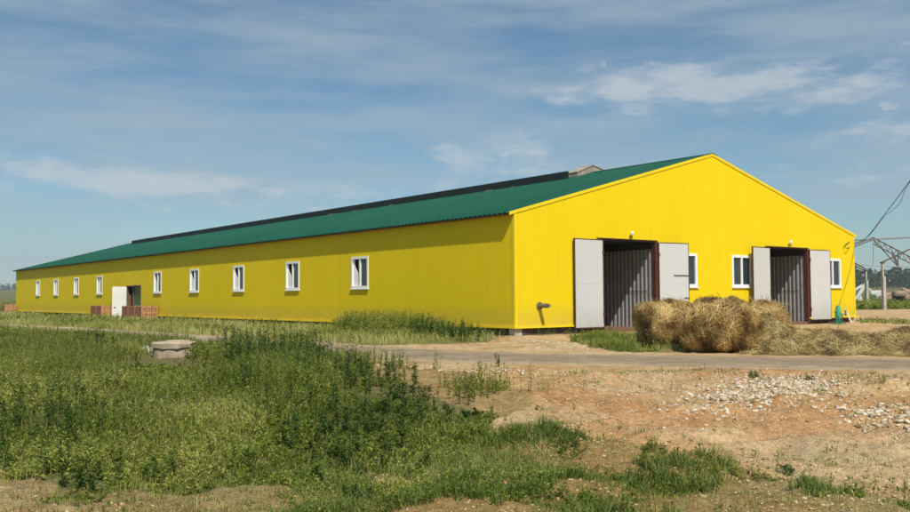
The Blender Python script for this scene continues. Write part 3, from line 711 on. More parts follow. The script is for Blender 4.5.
# grass in front of the long wall
x, y = scatter(P_STRIP, 75, .3, lambda x, y: (y < 48)); h = RNG.uniform(.12, .34, len(x))*(.7+.6*fbm(x*.5, y*.5, 131))
tag(add_blades('wall_grass', x, y, h, .022, .5, 'grass', v=np.clip(fbm(x*.5, y*.5, 90)+.12, 0, 1)), 'grass strip between the dirt road and the long yellow wall', 'grass', kind='stuff')
x, y = scatter(P_STRIP, 9, .3, lambda x, y: (y >= 46)); h = RNG.uniform(.2, .42, len(x))
tag(add_blades('far_wall_grass', x, y, h, .07, .5, 'grass', v=np.clip(fbm(x*.5, y*.5, 90)+.12, 0, 1)), 'grass strip by the far part of the yellow wall', 'grass', kind='stuff')
x, y = scatter(P_STRIP, 9, .3, lambda x, y: (y < 60) & (fbm(x*.6, y*.6, 133) > .52)); h = RNG.uniform(.15, .45, len(x))
tag(add_leafy('wall_weeds', x, y, h, 14, .10, .4, 'weed', .3), 'scattered weeds in the grass strip before the long wall', 'weeds', kind='stuff')
x, y = scatter(P_WALLWEED, 75, .12); u_w = (x-C0.x)*V.x+(y-C0.y)*V.y; h = RNG.uniform(.30, .78, len(x))*(.55+.55*sst(1.2, 4.5, u_w))*(1-.45*sst(7.0, 9.8, u_w))
tag(add_leafy('tall_wall_weeds', x, y, h, 24, .11, .33, 'weed', .25), 'tall green weeds against the near end of the long yellow wall', 'weeds', kind='stuff')
x, y = scatter(P_BALE, 420, .25, lambda x, y: fbm(x*1.1, y*1.1, 135) > .40); h = RNG.uniform(.05, .2, len(x))
tag(add_blades('bale_grass', x, y, h, .014, .6, 'grass'), 'green grass in front of the left barn door and bale', 'grass', kind='stuff')
x, y = scatter(P_BALE, 40, .25, lambda x, y: fbm(x*1.1, y*1.1, 135) > .42); h = RNG.uniform(.08, .24, len(x))
tag(add_leafy('bale_weeds', x, y, h, 12, .07, .4, 'weed', .4), 'small weeds in the grass left of the hay bales', 'weeds', kind='stuff')
# weeds at the foot of the gable corner
Pg = np.array([(p.x, p.y) for p in (bw(-1.2, 1.6), bw(-1.0, -.5), bw(2.6, -.55), bw(3.9, -.5), bw(4.2, -.1), bw(.3, -.08), bw(-.1, 1.6))])
x, y = scatter(Pg, 38, .1, lambda x, y: fbm(x*1.4, y*1.4, 137) > .46); h = RNG.uniform(.07, .24, len(x))
tag(add_leafy('corner_weeds', x, y, h, 14, .08, .38, 'weed_dark', .35), 'small dark weeds at the foot of the gable corner', 'weeds', kind='stuff')
Pe = poly([(858, 321), (880, 320.5), (960, 322), (960, 325.5), (880, 324.5), (858, 323.5)]); x, y = scatter(Pe, 14, .3, lambda x, y: fbm(x*.8, y*.8, 139) > .42); h = RNG.uniform(.05, .22, len(x))
tag(add_leafy('yard_weeds', x, y, h, 10, .11, .4, 'weed', .4), 'low weeds in a thin line right of the barn end', 'weeds', kind='stuff')
# sprigs over the sand
P_SAND = poly([(350, 470), (480, 440), (540, 400), (520, 372), (700, 368), (910, 374), (1100, 378), (1150, 500), (930, 560), (300, 560), (0, 540), (-60, 500), (0, 485), (200, 500)])
x, y = scatter(P_SAND, 26, .2, lambda x, y: fbm(x*1.0, y*1.0, 141) > .47); n = len(x)
k = RNG.integers(4, 14, n); x = np.repeat(x, k)+RNG.normal(0, .045, k.sum()); y = np.repeat(y, k)+RNG.normal(0, .045, k.sum()); h = RNG.uniform(.015, .07, len(x))
tag(add_blades('sprig_tufts', x, y, h, .006, .9, 'grass'), 'tiny grass sprigs dotted over the bare sandy soil', 'grass', kind='stuff')
x, y = scatter(P_SAND, 5.5, .2, lambda x, y: fbm(x*1.2+5, y*1.2, 143) > .48); n = len(x); h = RNG.uniform(.04, .14, n)
k = RNG.integers(1, 5, n); x = np.repeat(x, k)+RNG.normal(0, .05, k.sum()); y = np.repeat(y, k)+RNG.normal(0, .05, k.sum()); h = np.repeat(h, k)*RNG.uniform(.6, 1.1, k.sum())
tag(add_leafy('small_herbs', x, y, h, 9, .035, .45, 'weed', .5), 'small leafy herbs scattered over the sandy soil', 'weeds', kind='stuff')
# dry litter bottom left
P_DRY = poly([(-100, 482), (0, 482), (200, 496), (350, 486), (420, 500), (460, 560), (-150, 560)])
x, y = scatter(P_DRY, 900, .2); h = RNG.uniform(.01, .05, len(x))
tag(add_blades('dry_litter', x, y, h, .006, 2.4, 'dry'), 'dry grass litter on the bare soil at bottom left', 'litter', kind='stuff')
x, y = scatter(P_DRY, 260, .2, lambda x, y: fbm(x*1.7, y*1.7, 151) > .5); h = RNG.uniform(.02, .09, len(x))
tag(add_blades('thin_grass', x, y, h, .006, .9, 'grass'), 'thin green grass over the bare soil at bottom left', 'grass', kind='stuff')
# meadow at right behind and field at left behind
for nm, c0, rx, ry, n, lb in (('meadow_grass', (66, 128), 44, 50, 26000, 'green meadow grass behind the concrete posts on the right'), ('field_bushes', (-62, 118), 34, 22, 5200, 'green scrub in the field beyond the far left corner')):
    x = RNG.uniform(c0[0]-rx, c0[0]+rx, n); y = RNG.uniform(c0[1]-ry, c0[1]+ry, n)
    u = (x-C0.x)*U.x+(y-C0.y)*U.y; v = (x-C0.x)*V.x+(y-C0.y)*V.y
    k = ~((u > -1.5) & (u < W+3) & (v < LEN+2)) & ((y > 77) | (u < 0)) & (rdist(x, y) > 2.5); x, y = x[k], y[k]
    h = RNG.uniform(.2, .75, len(x))*(1+np.maximum(0, y-110)/70 if 'meadow' in nm else 1.9)*sst(.35, .6, fbm(x*.12, y*.12, 161)+.12)
    tag(add_leafy(nm, x, y, h, 8, .35, .5, 'weed', .4), lb, 'vegetation', kind='stuff')

# individual plants that stand out
def plant(name, px, py, h, n, K, ll, mat, label, rad, group=None):
    p = at(px, py); t = thing(name, label, 'plant', (p.x, p.y, p.z), 0, group)
    r = RNG.uniform(0, 1, n)**.6*rad; a_ = RNG.uniform(0, 2*np.pi, n); x = np.cos(a_)*r; y = np.sin(a_)*r
    hh = h*RNG.uniform(.6, 1, n)*(1-.45*(r/rad)**2)
    add_leafy('foliage', x, y, hh, K, ll, .34, mat, .35, v=np.full(n, .5), parent=t, z=np.zeros(n))
    for i in range(min(n, 5)):
        bm = bmesh.new(); bar(bm, (x[i]*.4, y[i]*.4, -.03), (x[i], y[i], hh[i]*.9), .008, 5, .003); mesh_obj('stem', bm, mat, t)
    return t
plant('weed_shrub', 430, 338.5, .82, 34, 40, .11, 'weed_dark', 'tallest dark green weed clump against the yellow wall near the corner', .75, 'dark weed clumps by the wall')
plant('weed_shrub', 461, 340, .66, 34, 40, .10, 'weed_dark', 'dark green weed clump nearest the barn corner, right of the tallest one', .60, 'dark weed clumps by the wall')
plant('weed_shrub', 92, 356, .62, 30, 44, .10, 'weed_dark', 'round dark weed bush left of the concrete well ring', .55)
plant('upright_weed', 499, 367, .33, 3, 26, .06, 'weed', 'single upright weed standing alone at the near edge of the road', .04)
plant('upright_weed', 346, 470, .46, 4, 40, .07, 'weed_dark', 'dark upright weed at the front edge of the weed mass', .08)
plant('weed_shrub', 205, 362, .52, 20, 36, .09, 'weed', 'green weed bush just right of the concrete well ring', .35)
plant('low_herb', 803, 380, .10, 8, 14, .05, 'weed', 'small green herb growing in the pale rubble band', .10)
plant('low_herb', 756, 378, .16, 9, 14, .05, 'weed_dark', 'dark little herb at the left end of the pale rubble band', .10)
plant('low_herb', 360, 500, .15, 14, 14, .06, 'weed_dark', 'broad dark herb in the turf at the bottom edge', .16)
plant('low_herb', 780, 474, .11, 10, 14, .05, 'weed_dark', 'low dark herb on the bare sand at lower right', .12)

# ------------------------------------------------------------------ stones
def stones(name, x, y, s, label):
    n = len(x); z = terrain(x, y)
    base = np.array([(-1,-1,-1),(1,-1,-1),(1,1,-1),(-1,1,-1),(-.8,-.7,1),(.7,-.8,1),(.8,.7,1),(-.7,.8,1)], float)
    P = base[None]*RNG.uniform(.55, 1.25, (n, 8, 3)); sc = s[:, None]*RNG.uniform(.5, 1, (n, 3))*np.array([1, .75, .38]); P = P*sc[:, None]/2
    a_ = RNG.uniform(0, 2*np.pi, n); c, s_ = np.cos(a_)[:, None], np.sin(a_)[:, None]; tl = RNG.normal(0, .35, n)[:, None]
    px, pz = P[..., 0]*np.cos(tl)-P[..., 2]*np.sin(tl), P[..., 0]*np.sin(tl)+P[..., 2]*np.cos(tl)
    Q = np.stack([px*c-P[..., 1]*s_+x[:, None], px*s_+P[..., 1]*c+y[:, None], pz+(z+sc[:, 2]*.12)[:, None]], -1).reshape(-1, 3)
    f = np.array(((3,2,1,0),(4,5,6,7),(0,1,5,4),(1,2,6,5),(2,3,7,6),(3,0,4,7)))
    Fq = (np.arange(n)*8)[:, None, None]+f[None]; v = np.repeat(RNG.uniform(0, 1, n), 8)
    return tag(np_obj(name, Q, Fq.reshape(-1, 4), 'stone', var=v), label, 'stones', kind='stuff')
band = np.array([(at(a_, b_).x, at(a_, b_).y) for a_, b_ in ((690, 412), (720, 402), (750, 392), (790, 386), (830, 384), (870, 386), (915, 389), (990, 394))])
def along(B, n, wd, bias=1):
    i = RNG.uniform(0, len(B)-1.001, n)**bias; j = i.astype(int); t = (i-j)[:, None]; p = B[j]*(1-t)+B[j+1]*t
    return p[:, 0]+RNG.normal(0, wd*.6, n), p[:, 1]+RNG.normal(0, wd, n)
x, y = along(band, 5200, .46, .7); k = rdist(x, y) > 1.8; x, y = x[k], y[k]; stones('rubble_band', x, y, (.016+.085*RNG.uniform(0, 1, len(x))**3.4), 'band of pale broken limestone rubble along the near side of the road')
b2 = np.array([(at(a_, b_).x, at(a_, b_).y) for a_, b_ in ((862, 416), (880, 418), (905, 424), (950, 430))])
x, y = along(b2, 900, .36); stones('rubble_patch', x, y, .018+.11*RNG.uniform(0, 1, len(x))**2.8, 'pale stones lying in a patch at the right edge of the sand')
x, y = scatter(P_SAND, 200, .1, lambda x, y: fbm(x*.8, y*.8, 171) > .42); stones('pebbles', x, y, RNG.uniform(.006, .03, len(x))**1.0, 'small pale pebbles over the sandy clay')
M['clod'] = (lambda a: (a.l(a.ramp(a.attr('var').outputs['Fac'], [(0, (.26, .15, .07)), (.5, (.46, .30, .145)), (1, (.60, .44, .25))]), a.b.inputs['Base Color']), a.set(.97, 0, .05), a.m)[-1])(NT('soil_clod'))
x, y = scatter(P_SAND, 280, .1, lambda x, y: fbm(x*1.6, y*1.6, 173) > .45); o = stones('soil_clods', x, y, .01+.05*RNG.uniform(0, 1, len(x))**3, 'small crumbly clods of sandy soil over the bare ground'); o.data.materials[0] = M['clod']
Pr = poly([(600, 372), (900, 376), (900, 400), (700, 420), (560, 400)]); x, y = scatter(Pr, 60, .1); stones('gravel', x, y, RNG.uniform(.012, .05, len(x)), 'loose gravel on the roadside slope')
x, y = along(np.array([(at(a_, b_).x, at(a_, b_).y) for a_, b_ in ((335, 362), (420, 366), (470, 372), (540, 372))]), 260, .35); k = rdist(x, y) > 1.8; stones('roadside_stones', x[k], y[k], RNG.uniform(.02, .09, k.sum()), 'pale stones along the road edge beside the weeds')
x, y = along(np.array([(at(a_, b_).x, at(a_, b_).y) for a_, b_ in ((520, 339), (560, 343), (600, 349))]), 420, .4); k = rdist(x, y) > 1.8; stones('door_side_gravel', x[k], y[k], RNG.uniform(.015, .08, k.sum()), 'gravel and broken stone in front of the barn corner')

# ------------------------------------------------------------------ concrete well ring
M['cap'] = simple('dusty_cap_concrete', (.38, .305, .21), .95, var=.35, scale=5, bump=.5)
p = at(173, 357.5); p.z -= .04; t = thing('well_ring', 'weathered concrete well ring with a slab cover standing in the weeds beside the dirt road', 'well', (p.x, p.y, p.z), .3)
sc = p.y/20.0
bm = bmesh.new(); n = 40
def ringv(bm, r, z, j=0): return [bm.verts.new((math.cos(2*math.pi*i/n)*r*(1+random.uniform(-j, j)), math.sin(2*math.pi*i/n)*r*(1+random.uniform(-j, j)), z+random.uniform(-j, j)*.5)) for i in range(n)]
Rr = .42*sc; A = [ringv(bm, Rr, -.2), ringv(bm, Rr, .1, .004), ringv(bm, Rr*.995, .24*sc, .004), ringv(bm, Rr*.93, .24*sc), ringv(bm, Rr*.88, -.1)]
for a_, b_ in zip(A[:-1], A[1:]):
    for i in range(n): bm.faces.new((a_[i], a_[(i+1) % n], b_[(i+1) % n], b_[i]))
M['well'] = simple('stained_concrete', (.36, .285, .20), .95, var=.4, scale=3, bump=.6)
mesh_obj('ring', bm, 'well', t)
bm = bmesh.new(); n = 9; zt = .26*sc
A = [ringv(bm, Rr*1.14, zt, .03), ringv(bm, Rr*1.16, zt+.10*sc, .03), ringv(bm, Rr*1.05, zt+.125*sc, .02)]
for a_, b_ in zip(A[:-1], A[1:]):
    for i in range(n): bm.faces.new((a_[i], a_[(i+1) % n], b_[(i+1) % n], b_[i]))
bm.faces.new(A[2]); bm.faces.new(A[0][::-1]); mesh_obj('cover_slab', bm, 'cap', t)
bm = bmesh.new(); n = 24; A = [ringv(bm, .26*sc, zt+.12*sc), ringv(bm, .25*sc, zt+.155*sc)]
for i in range(n): bm.faces.new((A[0][i], A[0][(i+1) % n], A[1][(i+1) % n], A[1][i]))
bm.faces.new(A[1]); 
for v_ in bm.verts: v_.co.x += .1
mesh_obj('hatch', bm, 'cap', t)
bm = bmesh.new()
for (dx, dy, w_) in ((-1.0, .9, .26), (-.8, 1.2, .2), (1.2, .9, .35), (.95, 1.1, .22)): pass
# broken pale slab pieces lying by the ring
q = at(211, 350); bm = bmesh.new(); box(bm, (-.45, -.18, 0), (.45, .2, .12)); bmesh.ops.bevel(bm, geom=list(bm.edges), offset=.02, segments=1, affect='EDGES')
o = mesh_obj('concrete_slab', bm, 'post'); o.location = (q.x, q.y, q.z-.02); o.rotation_euler = (.03, -.05, .25); tag(o, 'flat pale concrete slab lying right of the well ring', 'slab')
q = at(143, 353); bm = bmesh.new(); box(bm, (-.2, -.15, 0), (.22, .15, .10)); bmesh.ops.bevel(bm, geom=list(bm.edges), offset=.02, segments=1, affect='EDGES')
o = mesh_obj('concrete_lump', bm, 'slab'); o.location = (q.x, q.y, q.z-.02); o.rotation_euler = (.3, -.25, .9); tag(o, 'small pale broken concrete lump left of the well ring', 'concrete')

# ------------------------------------------------------------------ hay bales
def straw_on(name, me_o, n, ln, wd, mat, parent, stick=.35, dirf=None):
    me = me_o.data; me.calc_loop_triangles(); nt = len(me.loop_triangles)
    tri = np.zeros(nt*3, np.int32); me.loop_triangles.foreach_get('vertices', tri); tri = tri.reshape(-1, 3)
    co_ = np.zeros(len(me.vertices)*3, np.float32); me.vertices.foreach_get('co', co_); co_ = co_.reshape(-1, 3).astype(float)
    a_, b_, c_ = co_[tri[:, 0]], co_[tri[:, 1]], co_[tri[:, 2]]; nn = np.cross(b_-a_, c_-a_); ar = np.linalg.norm(nn, axis=1); nn /= ar[:, None]+1e-9
    i = RNG.choice(nt, n, p=ar/ar.sum()); r1, r2 = RNG.uniform(0, 1, n), RNG.uniform(0, 1, n); f_ = r1+r2 > 1; r1[f_] = 1-r1[f_]; r2[f_] = 1-r2[f_]
    p = a_[i]+(b_[i]-a_[i])*r1[:, None]+(c_[i]-a_[i])*r2[:, None]; N = nn[i]
    rnd = RNG.normal(0, 1, (n, 3)); T = rnd-N*(rnd*N).sum(1)[:, None]
    if dirf is not None: dd_ = dirf(p, N); T = T*.55+dd_*np.sign(RNG.uniform(-1, 1, n))[:, None]*1.0
    T /= np.linalg.norm(T, axis=1)[:, None]+1e-9; B = np.cross(N, T)
    L_ = ln*RNG.uniform(.4, 1.3, n)[:, None]; st = np.abs(RNG.normal(0, stick, n))[:, None]
    p0 = p-T*L_*.5+N*.004; p1 = p+N*(.012+st*L_*.25)+B*RNG.normal(0, .08, (n, 1))*L_; p2 = p+T*L_*.5+N*(st*L_*.5)-np.array([0, 0, 1.])*L_*.08
    w_ = B*wd*RNG.uniform(.6, 1.3, (n, 1))/2
    Q = np.stack([p0-w_, p0+w_, p1+w_, p1-w_, p2], 1).reshape(-1, 3); b = np.arange(n)*5
    Fq = np.concatenate([np.stack([b, b+1, b+2], 1), np.stack([b, b+2, b+3], 1), np.stack([b+3, b+2, b+4], 1)])
    base = np.array([mn.noise(Vector(q)*2.6) for q in p])*1.0+.45+RNG.normal(0, .18, n)
    return np_obj(name, Q, Fq, mat, var=np.clip(np.repeat(base, 5), 0, 1), parent=parent)
def bale(px, py, rad, length, rz, label, seed, nst=9000, tilt=0, fluff=.35):
    g = at(px, py); t = thing('round_hay_bale', label, 'hay bale', (g.x, g.y, g.z), rz, 'round hay bales by the barn doors')
    bm = bmesh.new(); nu, nv = 72, 34; rows = []
    for j in range(nv+1):
        s = -1+2*j/nv; s_ = math.copysign(abs(s)**.75, s)
        prof = (1-abs(s)**4.5)**(1/2.5) if abs(s) < 1 else 0
        rows.append([])
        for i in range(nu):
            a_ = 2*math.pi*i/nu; x_ = s*length/2; y_ = math.cos(a_)*rad*prof; z_ = math.sin(a_)*rad*prof
            q = Vector((x_, y_, z_)); nz_ = mn.noise(q*1.5+Vector((seed, 0, 0)))*.14+mn.noise(q*4.0+Vector((0, seed, 0)))*.075+mn.noise(q*12+Vector((0, 0, seed)))*.035
            q = q*(1+nz_/max(rad, .3)); 
            z2 = q.z*.93+rad*.86
            if q.z < 0: q.y *= 1+.12*(-q.z/rad)
            if z2 < .06: z2 = .06*math.tanh(z2/.06+1)-.03
            rows[-1].append(bm.verts.new((q.x, q.y, z2)))
    for j in range(nv):
        for i in range(nu): bm.faces.new((rows[j][i], rows[j][(i+1) % nu], rows[j+1][(i+1) % nu], rows[j+1][i]))
    bmesh.ops.remove_doubles(bm, verts=bm.verts, dist=.001); bmesh.ops.recalc_face_normals(bm, faces=bm.faces)
    body = mesh_obj('bale_body', bm, 'bale', t, True)
    def dr(p, N):
        d_ = np.stack([np.zeros(len(p)), -(p[:, 2]-rad*.86), p[:, 1]], 1); d_ /= np.linalg.norm(d_, axis=1)[:, None]+1e-6; return d_
    straw_on('loose_straw', body, nst, .20, .010, 'straw', t, fluff*.7, dr)
    straw_on('shaggy_straw', body, nst//7, .30, .009, 'straw', t, fluff*1.6)
    return t
bale(670, 347.5, .64, 1.5, R(14), 'back left round hay bale, before the right leaf of the left door', 3.1, 11000)
bale(724, 352.5, .69, 1.45, R(-52), 'front round hay bale with a dark shaded lower left side, beside the road', 9.4, 12000)
bale(762, 348, .62, 1.1, R(24), 'loosened round hay bale on the right of the group, trailing loose hay', 17.7, 13000, fluff=.6)
bale(688, 350.0, .34, .9, R(-60), 'small collapsed hay bale squeezed between the back left and front bales', 23.7, 6000, fluff=.6)
# loose hay heap to the right
c0 = at(738, 352); c1 = at(925, 350)
hx0, hx1, hy0, hy1 = c0.x-.5, c1.x+3.5, 18.6, 38.0
nx_, ny_ = 300, 330; X, Y = np.meshgrid(np.linspace(hx0, hx1, nx_), hy0+(hy1-hy0)*np.linspace(0, 1, ny_)**1.5)
fr_ = 17.95-.33*(X-4.6)+2.05          # stay off the road
edge = sst(.0, 1.0, (Y-fr_))*sst(0, 1.2, X-hx0)*(1-sst(hx1-3, hx1, X))*sst(-1.3, -3.0, ((X-C0.x)*V.x+(Y-C0.y)*V.y))*sst(5.0, 6.4, X-.0*Y+1.4*sst(23, 20, Y))
hh = np.exp(-((X-5.6)/.8)**2-((Y-19.9)/.9)**2)*.42+np.exp(-((X-7.0)/.8)**2-((Y-21.6)/.8)**2)*.42+.6*(np.exp(-((X-7.6)/1.5)**2-((Y-20.6)/1.0)**2)*.34+np.exp(-((X-6.1)/1.1)**2-((Y-20.6)/.9)**2)*.22+np.exp(-((X-10.4)/1.3)**2-((Y-20.0)/.9)**2)*.26+np.exp(-((X-8.9)/.9)**2-((Y-19.6)/.7)**2)*.2+np.exp(-((X-13)/1.9)**2-((Y-20.2)/1.4)**2)*.22)
for cx_, cy_, rx_, ry_, hg_ in ((9.3, 22.8, .9, .6, .2), (11.8, 23.5, 1.1, .7, .22), (8.2, 25.2, 1.0, .8, .16), (13.5, 26, 1.5, .9, .2), (10.4, 27.5, 1.2, 1.0, .14), (15.5, 23.5, 1.4, .9, .2), (7.0, 22.6, .8, .6, .18)):
    hh = hh+hg_*np.exp(-((X-cx_)/rx_)**2-((Y-cy_)/ry_)**2)
mask_n = fbm(X*.8, Y*.8, 201)
H = (hh*(.35+1.5*sst(.3, .7, fbm(X*2.3, Y*2.3, 203)))*.95+.05*fbm(X*4, Y*4, 205)+.02)*edge - .035*(1-edge) - .05*sst(.48, .36, mask_n)*(1-np.clip(hh*6, 0, 1))
Zt = terrain(X, Y)+H; idx = np.arange(nx_*ny_).reshape(ny_, nx_)
faces = np.stack([idx[:-1, :-1].ravel(), idx[:-1, 1:].ravel(), idx[1:, 1:].ravel(), idx[1:, :-1].ravel()], 1)
hv = np.stack([X.ravel(), Y.ravel(), Zt.ravel()], 1)
a = NT('matted_hay'); v = a.obj(); f = a.noise(24, 8, v, .75); g_ = a.noise(1.3, 4, v)
c = a.ramp(f, [(.3, (.13, .085, .03)), (.5, (.29, .21, .085)), (.7, (.46, .36, .16))]); c = a.mix(a.ramp(g_, [(.45, (0, 0, 0)), (.62, (.75, .75, .75))]), c, (.33, .225, .125))
a.l(c, a.b.inputs['Base Color']); a.set(.95, 0, .1); a.bump(f, .8, .05); M['hayheap'] = a.m
keep = (H.ravel() > -.025)[faces].any(1)
heap = np_obj('loose_hay', hv, faces[keep], 'hayheap', smooth=True); tag(heap, 'loose pale hay spread in low heaps between the right bale and the road', 'hay', kind='stuff')
st_ = straw_on('hay_strands', heap, 70000, .24, .010, 'hay', heap, .45)
straw_on('hay_tangle', heap, 9000, .4, .010, 'straw', heap, .5)

# ------------------------------------------------------------------ pump and plank by the right door
p = bw(17.55, -.75); t = thing('water_pump', 'small green water pump with pipe frame in front of the right door leaf', 'pump', (p.x, p.y, tz(p.x, p.y)), barn.rotation_euler.z)
bm = bmesh.new(); bar(bm, (-.22, 0, .02), (-.22, 0, .50), .05, 10); bar(bm, (-.22, 0, .50), (-.22, 0, .56), .065, 10); bar(bm, (.12, .05, 0), (.12, .05, .42), .04, 8); bar(bm, (-.22, 0, .12), (.12, .05, .12), .025, 8); mesh_obj('pipe_stand', bm, 'green_dark', t)
bm = bmesh.new(); bar(bm, (-.02, .02, .30), (-.02, .02, .72), .11, 14); bar(bm, (-.02, .02, .72), (-.02, .02, .78), .07, 12); bar(bm, (-.02, .02, .22), (-.02, .02, .30), .07, 12); mesh_obj('cylinder', bm, 'green_pump', t)
bm = bmesh.new(); bar(bm, (-.25, -.02, .40), (.62, .05, .40), .028, 8); bar(bm, (.62, .05, .32), (.62, .05, .58), .035, 8); bar(bm, (.30, .05, 0), (.30, .05, .38), .02, 8); mesh_obj('outlet_pipe', bm, 'green_dark', t)
bm = bmesh.new(); box(bm, (-.32, -.12, 0), (.36, .16, .035)); mesh_obj('foot_plate', bm, 'green_dark', t)
bm = bmesh.new(); box(bm, (-.03, -.012, 0), (.05, .012, .82)); o = mesh_obj('plank', bm, 'plank'); p = bw(18.75, -.62); o.location = (p.x, p.y, tz(p.x, p.y)); o.rotation_euler = (R(-38), 0, barn.rotation_euler.z-R(30)); tag(o, 'thin bare plank leaning beside the green pump', 'plank')
bm = bmesh.new(); 
# ------------------------------------------------------------------ cables
def curve_pts(P, n=10):
    return [tuple(q) for q in cr(np.array([tuple(p) for p in P], float), n)]
A = bw(W-.4, -.05, 3.62)
hk = bw(W+.12, .1, 3.55)
pts = [A, at(844.5, 246, dist=A.y-.3), at(848, 248.5, dist=A.y-.3), hk, at(866, 238, dist=40), at(885, 214, dist=38), at(898, 197, dist=36.5), at(912, 178, dist=35), at(938, 143, dist=33.2), Vector((19.5, 29.1, 9.0))]
bm = bmesh.new(); tube(bm, curve_pts(pts, 8), .014, 5); o = mesh_obj('power_cable', bm, 'wire'); tag(o, 'black power cable rising from the right barn corner to the upper right', 'cable')
pts = [hk+Vector((0, 0, -.03)), at(868, 236.5, dist=40), at(884, 217, dist=38), at(893, 210, dist=37), at(901, 201, dist=36), at(905, 190, dist=35.5), at(914, 176, dist=34.8), at(940, 141, dist=33), Vector((19.5, 29.1, 8.95))]
bm = bmesh.new(); tube(bm, curve_pts(pts, 8), .009, 5); o = mesh_obj('slack_cable', bm, 'wire'); tag(o, 'thinner slack cable hanging just beside the black power cable', 'cable')

t = thing('utility_pole', 'wooden utility pole that carries the black cable to the barn', 'pole', (19.5, 29.0, tz(19.5, 29)))
bm = bmesh.new(); bar(bm, (0, 0, -.4), (0, 0, 9.4), .13, 12, .09); mesh_obj('shaft', bm, 'wood', t)
mesh_obj('cross_arm', boxes(((-.6, .085, 8.9), (.6, .18, 9.02))), 'wood', t)
# ------------------------------------------------------------------ unfinished frame on the right
def truss(bm, p, q, dep, n, r=.035):
    p = Vector(p); q = Vector(q); dn = Vector((0, 0, -dep)); bar(bm, p, q, r*1.6); bar(bm, p+dn, q+dn, r*1.4)
    for i in range(n):
        a_ = p.lerp(q, i/n); m_ = p.lerp(q, (i+.5)/n)+dn; b_ = p.lerp(q, (i+1)/n); bar(bm, a_, m_, r*.8, 5); bar(bm, m_, b_, r*.8, 5)
def post(px, top_y, dist, w, label):
    g = at(px, 300, dist=dist); zg = tz(g.x, g.y); tp = at(px-1.2, top_y, dist=dist); t = thing('concrete_post', label, 'post', (g.x, g.y, zg), .3, 'concrete posts of the unfinished frame')
    bm = bmesh.new(); h_ = tp.z-zg; box(bm, (-w/2, -w/2, -.3), (w/2, w/2, h_*.72)); box(bm, (-w/2-.0, -w*.32, h_*.72), (w*.05, w*.32, h_)); mesh_obj('shaft', bm, 'post', t)
    mesh_obj('bracket', boxes(((-w*.7, -w*.5, h_+.002), (w*.4, w*.5, h_+.14))), 'rust', t); return t, Vector((g.x, g.y, zg+h_+.14))
t1, T1 = post(884, 263.5, 78, .27, 'nearer tall pale concrete post standing alone right of the barn')
t2, T2 = post(867, 271, 118, .34, 'farther pale concrete post close to the right barn corner')
fr = thing('roof_truss', 'rusty lattice roof truss with sloping rafters above the concrete posts, right of the barn', 'truss', (T1.x, T1.y, T1.z))
off = Vector((T1.x, T1.y, T1.z))
L = lambda x, y, d: at(x, y, dist=d)-off
bm = bmesh.new(); truss(bm, L(873, 237.5, 78), L(920, 262, 78), .55, 8); truss(bm, L(873, 237.5, 78), L(848, 247.5, 78), .18, 5, .025); mesh_obj('rafter', bm, 'rust', fr)
bm = bmesh.new(); bar(bm, L(874, 240, 78), L(897, 265.5, 78), .05); truss(bm, L(892, 251, 78), L(898.5, 265, 78), .3, 3, .03); bar(bm, L(897.5, 265.5, 78), L(898.5, 252, 78), .05); mesh_obj('strut', bm, 'rust', fr)
bm = bmesh.new(); bar(bm, L(881.5, 262.5, 78), L(925, 242, 78), .06); mesh_obj('tie_beam', bm, 'rust', fr)
bm = bmesh.new(); bar(bm, L(849, 240.5, 78), L(930, 236.5, 78), .06); mesh_obj('purlin_pipe', bm, 'rope', fr)
bm = bmesh.new(); tube(bm, [L(873, 239, 78), L(873.3, 250, 78), L(873, 265, 78)], .025); tube(bm, [L(852, 264.5, 78), L(873, 265.8, 78), L(897, 267, 78), L(925, 267, 78)], .02); mesh_obj('hanging_wire', bm, 'rope', fr)
bm = bmesh.new(); g = at(873, 240, dist=78)
q0 = at(846, 258, dist=118); q1 = T2; truss(bm, q0, q1+Vector((0, 0, .1)), .35, 5, .05)
o = mesh_obj('truss_stub', bm, 'rust'); tag(o, 'rusty lattice rafter running down behind the barn to the farther post', 'truss')
# leaning pale slabs
g = at(862, 299, dist=125); t = thing('slab_pile', 'pale broken slabs leaning together in an A shape behind the farther post', 'slab pile', (g.x, g.y, tz(g.x, g.y)))
for k, (x0, z0, x1, z1, w_) in enumerate(((-1.2, .1, .8, 2.7, .42), (-1.2, 1.7, .5, 2.6, .3), (.5, 2.55, 1.9, 1.7, .35), (-.1, .2, .4, 2.3, .5), (.4, .3, .2, 1.5, .5))):
    bm = bmesh.new(); a_ = Vector((x0, k*.25, z0)); b_ = Vector((x1, k*.25+.5, z1)); dd = (b_-a_).normalized(); nn = dd.cross(Vector((0, 1, 0))).normalized()
    vs = [bm.verts.new(c_) for c_ in (a_-nn*w_/2, a_+nn*w_/2, b_+nn*w_/2, b_-nn*w_/2)]; ws = [bm.verts.new(v_.co+Vector((0, .2, 0))) for v_ in vs]
    bm.faces.new(vs); bm.faces.new(ws[::-1])
    for i in range(4): bm.faces.new((vs[i], ws[i], ws[(i+1) % 4], vs[(i+1) % 4]))
    bmesh.ops.recalc_face_normals(bm, faces=bm.faces); mesh_obj('slab', bm, 'slab', t)
